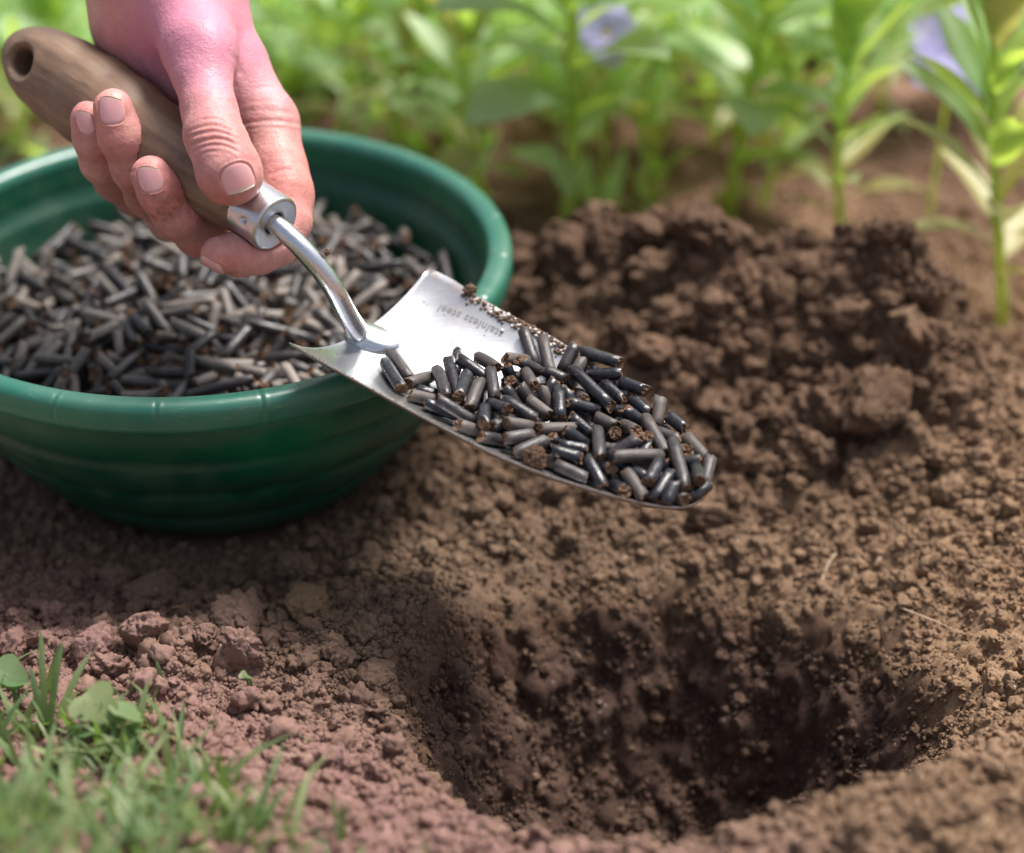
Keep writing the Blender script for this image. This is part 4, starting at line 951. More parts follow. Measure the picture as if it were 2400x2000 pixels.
def scatter(name, pts, rad, src, tone, damp_shade, seed, label, kind='stuff', flat=False):
    """one object whose points carry a copy of one of the source crumbs each"""
    n = len(pts)
    rs = np.random.RandomState(seed)
    me = bpy.data.meshes.new(name)
    me.vertices.add(n); me.vertices.foreach_set('co', np.asarray(pts, np.float32).ravel())
    def attr(nm, typ, val, key='value'):
        a = me.attributes.new(nm, typ, 'POINT'); a.data.foreach_set(key, np.ascontiguousarray(val).ravel())
    rot = rs.uniform(0, 6.28, (n, 3)).astype(np.float32)
    attr('rot', 'FLOAT_VECTOR', rot, 'vector')
    attr('rad', 'FLOAT', rad.astype(np.float32)); attr('tone', 'FLOAT', tone.astype(np.float32)); attr('damp_shade', 'FLOAT', damp_shade.astype(np.float32))
    attr('pick', 'INT', rs.randint(0, len(src), n).astype(np.int32))
    o = obj(name, me)
    tag(o, label, kind=kind)
    ng = bpy.data.node_groups.new(name, 'GeometryNodeTree')
    ng.interface.new_socket('Geometry', in_out='INPUT', socket_type='NodeSocketGeometry')
    ng.interface.new_socket('Geometry', in_out='OUTPUT', socket_type='NodeSocketGeometry')
    N = ng.nodes; L = ng.links
    gi = N.new('NodeGroupInput'); go = N.new('NodeGroupOutput')
    for s in reversed(src):
        oi = N.new('GeometryNodeObjectInfo'); oi.inputs['Object'].default_value = s; oi.inputs['As Instance'].default_value = True
        L.new(oi.outputs['Geometry'], _join(N).inputs[0])
    iop = N.new('GeometryNodeInstanceOnPoints')
    L.new(gi.outputs[0], iop.inputs['Points']); L.new(_join(N).outputs[0], iop.inputs['Instance'])
    iop.inputs['Pick Instance'].default_value = True
    def na(nm, typ):
        a = N.new('GeometryNodeInputNamedAttribute'); a.data_type = typ; a.inputs['Name'].default_value = nm; return a.outputs[0]
    L.new(na('pick', 'INT'), iop.inputs['Instance Index'])
    e = N.new('FunctionNodeEulerToRotation'); L.new(na('rot', 'FLOAT_VECTOR'), e.inputs[0]); L.new(e.outputs[0], iop.inputs['Rotation'])
    L.new(na('rad', 'FLOAT'), iop.inputs['Scale'])
    L.new(iop.outputs[0], go.inputs[0])
    md = o.modifiers.new('scatter', 'NODES'); md.node_group = ng
    return o
def _join(N):
    for n in N:
        if n.bl_idname == 'GeometryNodeJoinGeometry': return n
    return N.new('GeometryNodeJoinGeometry')

rs = np.random.RandomState(77)
def in_view(x, y, z=0.02, m=0.04):
    d = np.stack([x, y, np.full_like(x, z)], 1) - CAM
    dep = d @ FW; u = d @ RT / dep * FPX; v = d @ UP / dep * FPX
    return (abs(u) < 1200 + m * FPX) & (abs(v) < 1000 + m * FPX) & (dep > 0.1)
NCR = 210000
x = rs.uniform(-0.36, 0.40, NCR * 2); y = rs.uniform(-0.36, 0.42, NCR * 2)
k = in_view(x, y); x, y = x[k], y[k]
# clustering: crumbs gather in patches
cl = 0.5 + 0.5 * fbm(x * 22, y * 22, seed=61, octs=3)
hp = heapness(x, y); _, q = macro(x, y)
inh = smooth01((1.0 - q) / 0.2)
p = np.clip(0.25 + 0.9 * cl, 0.05, 1) * (1 + 0.25 * inh)
k = (rs.rand(len(x)) < p) & (bowl_r(x, y) > 0.068)
x, y, hp, inh, cl = x[k], y[k], hp[k], inh[k], cl[k]
x, y, hp, inh = x[:NCR], y[:NCR], hp[:NCR], inh[:NCR]
rad = 0.00058 / (rs.rand(len(x)) ** 0.45 + 0.10)
rad = np.clip(rad, 0.0005, 0.0048) * (1 - 0.08 * inh + 0.25 * hp)
left = smooth01((-0.02 - x) / 0.08) * smooth01((-0.10 - y) / 0.05)
rad *= 1 + 0.25 * left
z = ground_z(x, y) + rad * rs.uniform(-0.1, 0.55, len(x))
br = bowl_r(x, y)
k = ~((br < 0.128) & (z + rad > outer_z(br * 1000) / 1000 - 0.001) & (br < 0.124))
x, y, z, rad = x[k], y[k], z[k], rad[k]
scatter('soil_crumbs', np.stack([x, y, z], 1), rad, crumb_src, rs.rand(len(x)), damp_shade_at(x, y), 3, 'loose crumbs of soil strewn over the bed and the edges of the hole')
# coarser lumps lying on the crust
NL = 6500
x = rs.uniform(-0.34, 0.36, NL); y = rs.uniform(-0.33, 0.16, NL)
hp = heapness(x, y); _, q = macro(x, y)
w = 0.16 + 0.7 * hp + 0.8 * smooth01((0.0 - x) / 0.06) * smooth01((-0.12 - y) / 0.04) * smooth01((y + .30) / 0.03)
k = (rs.rand(NL) < w) & in_view(x, y) & (bowl_r(x, y) > 0.10)
x, y, hp = x[k], y[k], hp[k]
rad = np.clip(0.0021 / (rs.rand(len(x)) ** 0.6 + 0.22), 0.002, 0.0080) * (1 + 0.8 * hp)
clod_src = []
for k in range(7):
    cm = mesh_from('clod', clod_verts(ICO4, 300 + k, 0.50, 0.85, 0.8 if k % 2 else 0.25), ICO4[1], [M_SOIL])
    clod_src.append(bpy.data.objects.new('clod_source', cm))
scatter('soil_lumps', np.stack([x, y, ground_z(x, y) + rad * 0.25], 1), rad, clod_src, rs.rand(len(x)) * 0.6, damp_shade_at(x, y), 4, 'bigger lumps of soil lying among the crumbs and on the heap')

# clods that one can point to
def clod(px, py, z, r, seed, label, mat=None, squash=0.8, rough=0.3, sink=0.35):
    p = on_ground(px, py, z)
    gz = float(ground_z(p[0], p[1]))
    for _ in range(4):
        p = on_ground(px, py, gz + r * 0.4); gz = float(ground_z(p[0], p[1]))
    v = clod_verts(ICO5, seed, rough, squash, 0.8) * r
    me = mesh_from('soil_clod', v, ICO5[1], [mat or M_SOIL])
    a = me.attributes.new('damp_shade', 'FLOAT', 'POINT'); a.data.foreach_set('value', np.full(len(v), float(damp_shade_at(np.array([p[0]]), np.array([p[1]]))[0]), np.float32))
    o = obj('soil_clod', me, None, (p[0], p[1], gz + r * (squash - sink)), (0, 0, seed * 1.3))
    return tag(o, label, 'clod', 'clods of soil lying on the bed')
M_CLOD = plain('ochre_clod', (0.25, 0.165, 0.095), 0.95, 0.9, 300, 0.1)
clod(716, 1425, .02, .0098, 1, 'rounded ochre clod alone at the upper rim of the hole, below the bowl', M_CLOD, .85, .22)
clod(695, 1335, .015, .0085, 2, 'grey brown clod just behind the rounded ochre one')
clod(360, 1375, .015, .0125, 3, 'wide flat clod with fine cracks in the shade in front of the bowl', None, .55, .25)
clod(560, 1450, .02, .0120, 4, 'broad crumbly pale clod left of the rounded ochre clod', None, .6, .4)
clod(335, 1490, .02, .0085, 5, 'upright reddish clod with an orange fleck, behind the grass', None, 1.0, .35)
clod(480, 1490, .02, .0052, 6, 'small dark round clod between two pale clods')
clod(565, 1525, .02, .0075, 7, 'knobbly pink clod leaning below the broad crumbly one', None, 1.0, .35)
clod(215, 1520, .02, .0095, 8, 'large pinkish lump rising behind the tall grass blades', None, .8, .35)
clod(880, 1600, .02, .0085, 9, 'cracked clod breaking off the near left lip of the hole', None, .9, .3)
clod(2330, 1600, .02, .0065, 10, 'tan clod on the right lip of the hole', None, .8, .3)
clod(1650, 560, .08, .016, 11, 'dark moist clod crowning the heap of dug soil', None, .75, .45)
clod(2070, 760, .06, .018, 12, 'big dark clod at the right end of the heap', None, .8, .45)
clod(1960, 900, .03, .013, 13, 'dark lump half way down the right side of the heap', None, .8, .45)

# ================================================================== BOWL
bowl = empty('plastic_bowl', BOWL_C, label='round dark green plastic bowl with stepped sides, full of dark pellets', cat='bowl')
def revolve(prof, n, fn=None):
    P = np.array(prof, float) / 1000; m = len(P)
    a = np.linspace(0, 2 * math.pi, n, endpoint=False)
    V = np.zeros((m, n, 3)); V[..., 0] = P[:, 0:1] * np.cos(a); V[..., 1] = P[:, 0:1] * np.sin(a); V[..., 2] = P[:, 1:2]
    if fn: V = fn(V, a)
    F = []
    i, j = np.meshgrid(np.arange(m - 1), np.arange(n), indexing='ij'); k = (j + 1) % n
    F = np.stack([(i * n + j).ravel(), (i * n + k).ravel(), ((i + 1) * n + k).ravel(), ((i + 1) * n + j).ravel()], 1)
    return V.reshape(-1, 3), F
Vv, Ff = revolve([(r, z * BOWL_SZ) for r, z in bowl_outer()], 240)
V2, F2 = revolve([(r, z * BOWL_SZ) for r, z in bowl_inner()], 240)
V2r, F2r = V2, F2
obj('body', mesh_from('body', np.vstack([Vv, V2r]), np.vstack([Ff, F2r + len(Vv)]), [M_PLASTIC]), bowl)
LIP = [(120.8, 84.6), (125, 84.2), (129.3, 84.0), (130.4, 84.8), (130.9, 86.5), (131.2, 90), (130.9, 93.2), (130.0, 95.0), (128.4, 96.1), (126.0, 96.5), (123.4, 96.1), (121.4, 95.0), (120.4, 93.4), (119.9, 91)]
def seams(V, a):
    for k in range(21):
        c = R(-89.7 + k * 360 / 21)
        d = (a - c + math.pi) % (2 * math.pi) - math.pi
        g = np.exp(-(d * 130 / 0.75) ** 2) - 0.75 * np.exp(-((d * 130 - 1.7) / 0.9) ** 2)
        V[4:12, :, :2] *= (1 - 0.0024 * g)[None, :, None]
        V[4:12, :, 2] -= 0.0002 * g[None, :]
    return V
Vl, Fl = revolve([(r, z + 96.5 * (BOWL_SZ - 1)) for r, z in LIP], 1680, seams)
obj('rim', mesh_from('rim', Vl, Fl, [M_RIM]), bowl)

# ================================================================== PELLETS
def unpack(s):
    q = np.array(s, float).reshape(-1, 7)
    return q[:, :3] / 10000.0, q[:, 3:6] / 100.0, q[:, 6] / 10.0
def pellet_geo(L, seed, sides=16, bend=0.0):
    """a pressed pellet along x, metres: smooth skin, crumbled broken ends"""
    rs = np.random.RandomState(seed)
    r = PEL_R / 1000; h = L / 2000
    rings = []
    nr = 5
    cut = [rs.uniform(-1, 1, 2) * 0.5, rs.uniform(-1, 1, 2) * 0.5]
    V = []; F = []; M = []
    a = np.linspace(0, 2 * math.pi, sides, endpoint=False)
    jag = [rs.uniform(-1, 1, sides) * 0.00055, rs.uniform(-1, 1, sides) * 0.00055]
    jag = [j + 0.6 * np.roll(j, 1) for j in jag]
    xs = np.linspace(-1, 1, nr)
    for k, u in enumerate(xs):
        xx = u * (h - 0.0002) * np.ones(sides)
        if k == 0: xx = xx + jag[0] + (cut[0][0] * np.cos(a) + cut[0][1] * np.sin(a)) * r * 0.8
        if k == nr - 1: xx = xx + jag[1] + (cut[1][0] * np.cos(a) + cut[1][1] * np.sin(a)) * r * 0.8
        rr = r * (1 + 0.02 * rs.uniform(-1, 1, sides))
        if k in (0, nr - 1): rr = rr * 0.97
        bz = bend * (1 - u * u) * h
        V.append(np.stack([xx, rr * np.cos(a), rr * np.sin(a) + bz], 1))
    for k in range(nr - 1):
        for j in range(sides):
            q = (j + 1) % sides
            F.append((k * sides + j, (k + 1) * sides + j, (k + 1) * sides + q, k * sides + q)); M.append(0)
    n0 = nr * sides
    for e, (ring, sg) in enumerate(((0, -1), (nr - 1, 1))):
        base = V[ring]
        prev = ring * sides
        for f, cnt in ((0.90, sides), (0.6, sides), (0.3, sides)):
            x_ = base[:, 0] * 1.0 + sg * (0.00015 + rs.uniform(-1, 1, sides) * 0.00038 * (1 if f > .5 else 1.3)) - sg * 0.0002 * (1 if f == .3 else 0)
            x_ = x_ * f + (1 - f) * base[:, 0].mean()  if f < .9 else x_
            V.append(np.stack([x_ if f >= .9 else base[:, 0].mean() + (base[:, 0] - base[:, 0].mean()) * f + sg * rs.uniform(-1, 1, sides) * 0.00042, base[:, 1] * f, base[:, 2] * f + 0], 1))
            cur = n0; n0 += sides
            for j in range(sides):
                q = (j + 1) % sides
                F.append((prev + j, prev + q, cur + q, cur + j) if sg < 0 and False else ((prev + q, prev + j, cur + j, cur + q) if sg > 0 else (prev + j, prev + q, cur + q, cur + j))); M.append(1)
            prev = cur
        V.append(np.array([[base[:, 0].mean() + sg * rs.uniform(-.4, .3) * 0.001, 0, 0]])); c = n0; n0 += 1
        for j in range(sides):
            q = (j + 1) % sides
            F.append((prev + q, prev + j, c) if sg > 0 else (prev + j, prev + q, c)); M.append(1)
    return np.vstack(V), F, M
PVAR = {}
def pellet_mesh(L, k):
    i = int(np.argmin([abs(L - l) for l in PEL_L])); key = (i, k % 3)
    if key not in PVAR:
        v, f, m = pellet_geo(PEL_L[i], i * 7 + k % 3, bend=(0.0, 0.03, -0.03)[k % 3] if PEL_L[i] > 14 else 0.0)
        me_ = mesh_from('pellet', v, f, M_PEL, True, m)
        me_.polygons.foreach_set('use_smooth', np.array(m) == 0)
        PVAR[key] = (me_, v, f, m)
    return PVAR[key], L / PEL_L[i]
def quat_x(d, roll):
    q = Vector(d).to_track_quat('X', 'Z')
    return q @ Matrix.Rotation(roll, 4, 'X').to_quaternion()
def pix(p):
    d = np.asarray(p) - CAM; dep = d @ FW
    return 1200 + d @ RT / dep * FPX, 1000 - d @ UP / dep * FPX, dep

Pt, Dt, Lt = unpack(TROWEL_PELLETS)
rp = random.Random(9)
def how_it_lies(p, d, L):
    """size and slant of a pellet as it reads in the picture"""
    h = unit(d) * L / 2000.0
    a_, b_ = pix(p - h), pix(p + h)
    dx, dy = b_[0] - a_[0], b_[1] - a_[1]
    if dx < 0: dx, dy = -dx, -dy
    ln = math.hypot(dx, dy)
    if ln < 45: lie = 'seen end on'
    elif abs(dy) > 1.7 * abs(dx): lie = 'standing steeply'
    elif abs(dy) < 0.30 * dx: lie = 'lying level'
    elif dy > 0: lie = 'slanting down right'
    else: lie = 'slanting up right'
    size = 'stubby' if L < 9.5 else 'short' if L < 12 else 'middling' if L < 15 else 'long' if L < 19 else 'very long'
    return size, lie
def trowel_place(px, py):
    ne = 802 + (px - 678) * 0.42
    if px < 900: return 'beside the foot of the shank'
    if px < 1030: return 'at the back end of the heap, ' + ('near side' if py > ne - 40 else 'far side')
    if px > 1590: return 'at the rounded tip of the blade'
    zone = 'first' if px < 1200 else 'middle' if px < 1400 else 'last'
    if py > ne - 55: return 'at the near edge, %s third of the heap' % zone
    if py > ne - 150: return 'in the %s third of the heap' % zone
    return 'on the far side, %s third of the heap' % zone
def bowl_place(px, py):
    row = 'against the near rim' if py > 790 else 'behind the near rim'
    if px < 130: return row + ', far left'
    if px < 300: return row + ', left of the first seam'
    if px < 470: return row + ', between the left seams'
    if px < 640: return row + ', at the middle seams'
    if px < 760: return row + ', left of the blade corner'
    return row + ', under the bent shank'
for n, (p, d, L) in enumerate(zip(Pt, Dt, Lt)):
    (me, *_), s = pellet_mesh(L, n)
    o = obj('pellet', me, None, p); o.rotation_mode = 'QUATERNION'; o.rotation_quaternion = quat_x(unit(d), rp.uniform(0, 6.28)); o.scale = (s, .95, .95)
    px, py, _ = pix(p)
    size, lie = how_it_lies(p, d, L)
    tag(o, '%s dark pellet %s %s' % (size, lie, trowel_place(px, py)), 'pellet', 'pellets heaped on the trowel')

Pb, Db, Lb = unpack(BOWL_PELLETS)
Pb = Pb + BOWL_C + np.array([0, 0, 0.0085])
PX = np.array([pix(p) for p in Pb])
# how open to the sky each pellet lies: count those above it
top = np.array([np.sum((np.hypot(Pb[:, 0] - p[0], Pb[:, 1] - p[1]) < 0.008) & (Pb[:, 2] > p[2] + 0.002)) for p in Pb])
seen = (top <= 1) & (PX[:, 0] > -30)
order = [i for i in np.argsort(PX[:, 2]) if seen[i]]
single = set(order[:185])
DUST_SHEEN = {}
def dust_sheen(me):
    if me.name not in DUST_SHEEN:
        c = me.copy(); c.materials[0] = M_PEL_DUST_SHEEN; DUST_SHEEN[me.name] = c
    return DUST_SHEEN[me.name]
st = MB(); tones = []
for n, (p, d, L) in enumerate(zip(Pb, Db, Lb)):
    (me, v, f, m), s = pellet_mesh(L, n)
    q = quat_x(unit(d), rp.uniform(0, 6.28))
    if n in single:
        o = obj('pellet', dust_sheen(me), None, p); o.rotation_mode = 'QUATERNION'; o.rotation_quaternion = q; o.scale = (s * 1.2, .86, .86)
        size, lie = how_it_lies(p, d, L)
        tag(o, '%s bowl pellet %s %s' % (size, lie, bowl_place(PX[n][0], PX[n][1])), 'pellet', 'pellets lying at the front of the bowl')
    else:
        Mx = np.array(q.to_matrix())
        st.add((v * np.array([s * 1.2, .86, .86])) @ Mx.T + p, f, m); tones.extend([rp.random()] * len(v))
me = st.mesh('pellet_fill', [M_PEL_DUST_SHEEN, M_PEL[1]])
me.polygons.foreach_set('use_smooth', np.array(st.m) == 0)
a = me.attributes.new('tone', 'FLOAT', 'POINT'); a.data.foreach_set('value', np.array(tones, np.float32))
tag(obj('pellet_fill', me), 'mass of dark pellets filling the rest of the bowl', kind='stuff')
# added dark fill: a plain disc in place of the deeper pellets
pr = [(0, 50), (30, 49), (60, 46.5), (80, 44), (97, 42.5)]
Vc, Fc = revolve(pr, 96)
Vc = Vc + BOWL_C + np.array([0, 0, 0.003])
tag(obj('pellet_fill_disc', mesh_from('pellet_fill_disc', Vc, Fc[:, ::-1], [M_PEL[1]])), 'added brown fill disc under the pellets in the bowl', kind='stuff')

# ================================================================== TROWEL
trowel = empty('trowel', c2w(B_MID), label='steel hand trowel with a wooden handle, its blade heaped with pellets over the hole', cat='trowel')
T0 = np.array(c2w(B_MID))
# blade
vs = np.linspace(-1, 1, NV + 1)
top_, bot_ = [], []
for i in range(NS):
    fi = (NS - 1) * (1 - (1 - i / (NS - 1)) ** 1.0)
    for v in vs:
        p = blade_point(min(fi, NS - 1 - 1e-6), v); top_.append(p)
        edge = min(1.0, (1 - abs(v)) * 12 + 0.5)
        bot_.append(p - BN * 1.7 * edge)
n = NV + 1; A = c2w(np.array(top_)) - T0; Bq = c2w(np.array(bot_)) - T0
F = []; o2 = NS * n
for i in range(NS - 1):
    for j in range(NV):
        a = i * n + j
        F.append((a, a + n, a + n + 1, a + 1)); F.append((o2 + a + 1, o2 + a + n + 1, o2 + a + n, o2 + a))
    for j in (0, NV):
        a = i * n + j
        F.append((a, o2 + a, o2 + a + n, a + n) if j == 0 else (a + n, o2 + a + n, o2 + a, a))
for j in range(NV):
    F.append((j, j + 1, o2 + j + 1, o2 + j))
me = mesh_from('blade', np.vstack([A, Bq]), F, [M_BLADE])
sm = np.zeros((NS, n))
for i in range(NS):
    for j, v in enumerate(vs):
        sm[i, j] = max(smooth01((i / NS - 0.72) / 0.2), 0.9 * smooth01((abs(v) - 0.86) / 0.12), 0.35 * smooth01((v - 0.1) / 0.8) * smooth01((i / NS - 0.25) / 0.3))
a = me.attributes.new('smear', 'FLOAT', 'POINT'); a.data.foreach_set('value', np.concatenate([sm.ravel(), sm.ravel()]).astype(np.float32))
bo = obj('blade', me, trowel)
bv = bo.modifiers.new('bevel', 'BEVEL'); bv.width = 0.00035; bv.segments = 2; bv.limit_method = 'ANGLE'; bv.angle_limit = R(50)
# stamped words, read from the other side of the tool
txt = bpy.data.curves.new('lettering', 'FONT'); txt.body = 'stainless steel'; txt.size = 0.0072; txt.extrude = 0.00006; txt.offset = 0.00012; txt.align_x = 'CENTER'; txt.space_character = 1.15
to = bpy.data.objects.new('lettering_tmp', txt)
dg = bpy.context.evaluated_depsgraph_get()
COL.objects.link(to); bpy.context.view_layer.update()
tm = bpy.data.meshes.new_from_object(to.evaluated_get(bpy.context.evaluated_depsgraph_get()))
tv = np.array([v.co[:] for v in tm.vertices]); tf = [tuple(p.vertices) for p in tm.polygons]
bpy.data.objects.remove(to)
grid_pl = np.array([[blade_point(i, v) for v in vs] for i in range(NS)])
pl_a = (grid_pl - B_MID) @ B_AX; pl_c = (grid_pl - B_MID) @ B_CR
def on_blade(a, c, lift=0.12):
    """point of the blade's upper face above plane coordinates a, c"""
    d = (pl_a - a) ** 2 + (pl_c - c) ** 2
    i, j = np.unravel_index(d.argmin(), d.shape)
    i = min(max(i, 1), NS - 2); j = min(max(j, 1), NV - 1)
    p = grid_pl[i, j]; ti = grid_pl[i + 1, j] - grid_pl[i - 1, j]; tj = grid_pl[i, j + 1] - grid_pl[i, j - 1]
    nn = unit(np.cross(ti, tj)); nn = nn if nn @ BN > 0 else -nn
    q = B_MID + a * B_AX + c * B_CR
    h = ((p - q) @ nn) / (BN @ nn)
    return q + BN * h + nn * lift, nn
A1, C1 = to_plane(1030, 735); A2, C2 = to_plane(1185, 790)
# reading line on the blade surface: centre and direction
def plane_from_px(px, py):
    a, c = to_plane(px, py)
    for _ in range(12):
        p, _n = on_blade(a, c); u, v, w = 1200 + p[0] / p[2] * FPX, 1000 - p[1] / p[2] * FPX, 0
        p2a, _ = on_blade(a + .5, c); p2c, _ = on_blade(a, c + .5)
        J = np.array([[1200 + q[0] / q[2] * FPX - u, 1000 - q[1] / q[2] * FPX - v] for q in (p2a, p2c)]).T / 0.5
        s = np.linalg.lstsq(J, np.array([px - u, py - v]), rcond=None)[0]
        s = np.clip(s, -6, 6); a += s[0] * 0.7; c += s[1] * 0.7
    return np.array([a, c])
e1 = plane_from_px(1028, 722); e2 = plane_from_px(1176, 786)
dirt_ = unit(e1 - e2); perp = np.array([-dirt_[1], dirt_[0]])
mid = (e1 + e2) / 2; wid = np.linalg.norm(e1 - e2)
scl = wid / (tv[:, 0].max() - tv[:, 0].min())
if True:
    up2 = perp if perp[1] < 0 else -perp
    out = []
    for q in tv:
        c = mid + dirt_ * q[0] * scl + up2 * (q[1] - 0.0025) * scl
        p, nn = on_blade(c[0], c[1], 0.06 if q[2] <= 0 else 0.13)
        out.append(p)
    me = mesh_from('lettering', c2w(np.array(out)) - T0, tf, [plain('stamped_mark', (0.20, 0.20, 0.20), 0.6, 0.3, 400)], smooth=False)
    obj('lettering', me, trowel)

# shank and its flattened foot, one piece
path = [cv(560, 470, 702.), cv(648, 528, 697.5), cv(691, 566, 696.), cv(727, 604, 697.), cv(758, 641, 700.), cv(782, 677, 703.5), cv(801, 713, 708.), cv(820, 748, 713.), cv(838, 776, 718.)]
sp_ = spline(path, 40)
lo = np.array(path).min(0) - 12; hi = np.array(path).max(0) + np.array([26, 12, 16])
fs = Field(lo, hi, 0.5)
for i in range(39):
    t = i / 39
    fs.stroke(sp_[i], sp_[i + 1], 3.55 + 0.35 * t, 3.55 + 0.35 * (i + 1) / 39, 0.6)
fa, _n1 = on_blade(*plane_from_px(852, 792)); fb, _n2 = on_blade(*plane_from_px(905, 806))
ax = unit(fb - fa); cr = unit(np.cross(ax, BN)); up_ = np.cross(cr, ax); up_ = up_ if up_ @ BN > 0 else -up_
fs.ball(fa * 0.5 + fb * 0.5 + up_ * 2.4, (9.5, 6.2, 2.3), 0.8, np.array([unit(ax - 0.12 * up_), cr, unit(up_ + 0.12 * ax)]))
fs.ball(fa * 0.6 + fb * 0.4 + up_ * 0.3, (10.5, 8.0, 1.9), 2.2, np.array([ax, cr, up_]))
fs.ball(fa - ax * 2 + up_ * 1.2, (5.0, 6.0, 2.8), 2.5, np.array([ax, cr, up_]))
Vs, Qs = surface_nets(fs.F, fs.lo, fs.step); Vs = relax(Vs, Qs, 10)
obj('shank', mesh_from('shank', c2w(Vs) - T0, Qs, [M_SHANK]), trowel)
SHANK_F = fs

# handle: turned ash, hanging hole through its end
E1 = unit(np.cross(H_AX, HOLE_DIR)); 
hp_ = [(HND_END + H_AX * t, r) for t, r in HPROF]
lo = np.min([p for p, r in hp_], 0) - 24; hi = np.max([p for p, r in hp_], 0) + 24
fh = Field(lo, hi, 0.9)
for (p, r), (p2, r2) in zip(hp_[:-1], hp_[1:]):
    fh.stroke(p, p2, r, r2, 3.0)
P = np.stack(np.meshgrid(*fh.ax, indexing='ij'), -1)
tt = (P - HND_END) @ H_AX
fh.F = np.maximum(fh.F, tt - (H_LEN - FER_L + 1))
hc = cv(106, 152, 752.0) 
hc = HND_END + H_AX * ((hc - HND_END) @ H_AX)
q = P - hc; along = q @ HOLE_DIR; rr = np.sqrt(np.maximum((q * q).sum(-1) - along ** 2, 0))
fh.F = np.maximum(fh.F, -(rr - 5.2 - np.maximum(np.abs(along) - 11.5, 0) * 0.9))
HANDLE_F = fh
Vh, Qh = surface_nets(fh.F, fh.lo, fh.step); Vh = relax(Vh, Qh, 8)
# local frame with x along the handle, so that the grain follows it
Rm = np.stack([cdir(H_AX), cdir(HOLE_DIR), np.cross(cdir(H_AX), cdir(HOLE_DIR))])
hw = c2w(Vh); hl = (hw - c2w(HND_END)) @ Rm.T
me = mesh_from('handle', hl, Qh, [M_WOOD])
ho = obj('handle', me, trowel)
mw = Matrix(Rm.T.tolist()).to_4x4(); mw.translation = Vector(c2w(HND_END) - T0)
ho.matrix_basis = mw
# ferrule with a punched dimple
nF = 72
prf = [(10.75, 0), (10.9, 0.25), (10.9, FER_L - 0.9), (10.6, FER_L - 0.3), (10.0, FER_L), (9.0, FER_L - 0.1), (7.6, FER_L - 0.35), (5.6, FER_L - 0.5), (4.4, FER_L - 0.9), (4.1, FER_L - 2.5)]
F0 = FER_END - H_AX * FER_L
prf2 = [prf[0], prf[1]] + [(10.9, z) for z in np.linspace(0.8, FER_L - 1.2, 22)] + prf[2:]
a = np.linspace(0, 2 * math.pi, 144, endpoint=False)
U1 = unit(np.cross(H_AX, [0, 1, 0])); U2 = np.cross(H_AX, U1)
dim = unit(cv(577, 517, 692) - FER_END); dim = unit(dim - H_AX * (dim @ H_AX)); dz = FER_L * 0.55
VF = []
for (r, z) in prf2:
    for t in a:
        ro = math.cos(t) * U1 + math.sin(t) * U2
        rr_ = r
        if 1 < z < FER_L - 1 and r > 10:
            dd = math.hypot(math.acos(max(-1, min(1, ro @ dim))) * 10.9, z - dz)
            rr_ -= 1.3 * math.exp(-(dd / 1.1) ** 2) + 0.35 * math.exp(-(dd / 2.6) ** 2) 
        VF.append(F0 + ro * rr_ + H_AX * z)
m = len(prf2); i, j = np.meshgrid(np.arange(m - 1), np.arange(144), indexing='ij'); k = (j + 1) % 144
FF = np.stack([(i * 144 + j).ravel(), (i * 144 + k).ravel(), ((i + 1) * 144 + k).ravel(), ((i + 1) * 144 + j).ravel()], 1)
obj('ferrule', mesh_from('ferrule', c2w(np.array(VF)) - T0, FF, [M_FER]), trowel)

# soil and grit sticking to the trowel
def stick(name, pts, rads, label, mat, seed):
    mb = MB(); rs = np.random.RandomState(seed)
    for p, r in zip(pts, rads):
        v = clod_verts(ICO2, rs.randint(1e5), 0.45, 0.8) * r
        mb.add(v + p, ICO2[1])
    return tag(obj(name, mb.mesh(name, [mat])), label, kind='stuff')
rs = np.random.RandomState(5)
pts, rads, gp, gr = [], [], [], []
for k in range(520):
    i = NS * rs.uniform(0.12, 0.93); v = 1 - abs(rs.normal(0, 0.045)) - 0.01
    w = 0.4 + 0.6 * (vnoise(np.array([i * 0.25]), np.array([1.0]), seed=3)[0] > -0.1)
    if rs.rand() > w: continue
    r = rs.uniform(0.0003, 0.0010)
    (pts if rs.rand() < 0.72 else gp).append(c2w(blade_point(min(i, NS - 2), v, 0.4))); (rads if len(pts) > len(rads) else gr).append(r)
for k in range(200):
    i = NS * rs.uniform(0.02, 0.99); v = -1 + abs(rs.normal(0, 0.012)); r = rs.uniform(0.0001, 0.00034)
    pts.append(c2w(blade_point(min(i, NS - 2), v, 0.1))); rads.append(r)
for k in range(420):
    i = NS * rs.uniform(0.86, 0.985); v = rs.uniform(-0.9, 0.6); r = rs.uniform(0.0002, 0.0006)
    pts.append(c2w(blade_point(min(i, NS - 2), v, 0.1))); rads.append(r)
for k in range(60):
    i = NS * rs.uniform(0.0, 0.6); v = rs.uniform(-0.95, 0.9); pts.append(c2w(blade_point(min(i, NS - 2), v, 0.1))); rads.append(rs.uniform(0.0001, 0.00035))
stick('soil_specks', pts, rads, 'brown soil specks stuck along the edges of the trowel blade', M_SOIL, 1)
stick('pale_grit', gp, gr, 'pale grit stuck along the far edge of the trowel blade', M_GRAIN, 2)
def lump(px, py, d, r, label, seed):
    v = clod_verts(ICO4, seed, 0.5, 0.9) * r
    o = obj('soil_clod', mesh_from('soil_clod', v, ICO4[1], [M_SOIL]), None, at(px, py, d)); tag(o, label, 'clod')
pb_ = blade_point(NS * 0.13, 0.985, 1.6)
u_, v_, _ = pix(c2w(pb_))
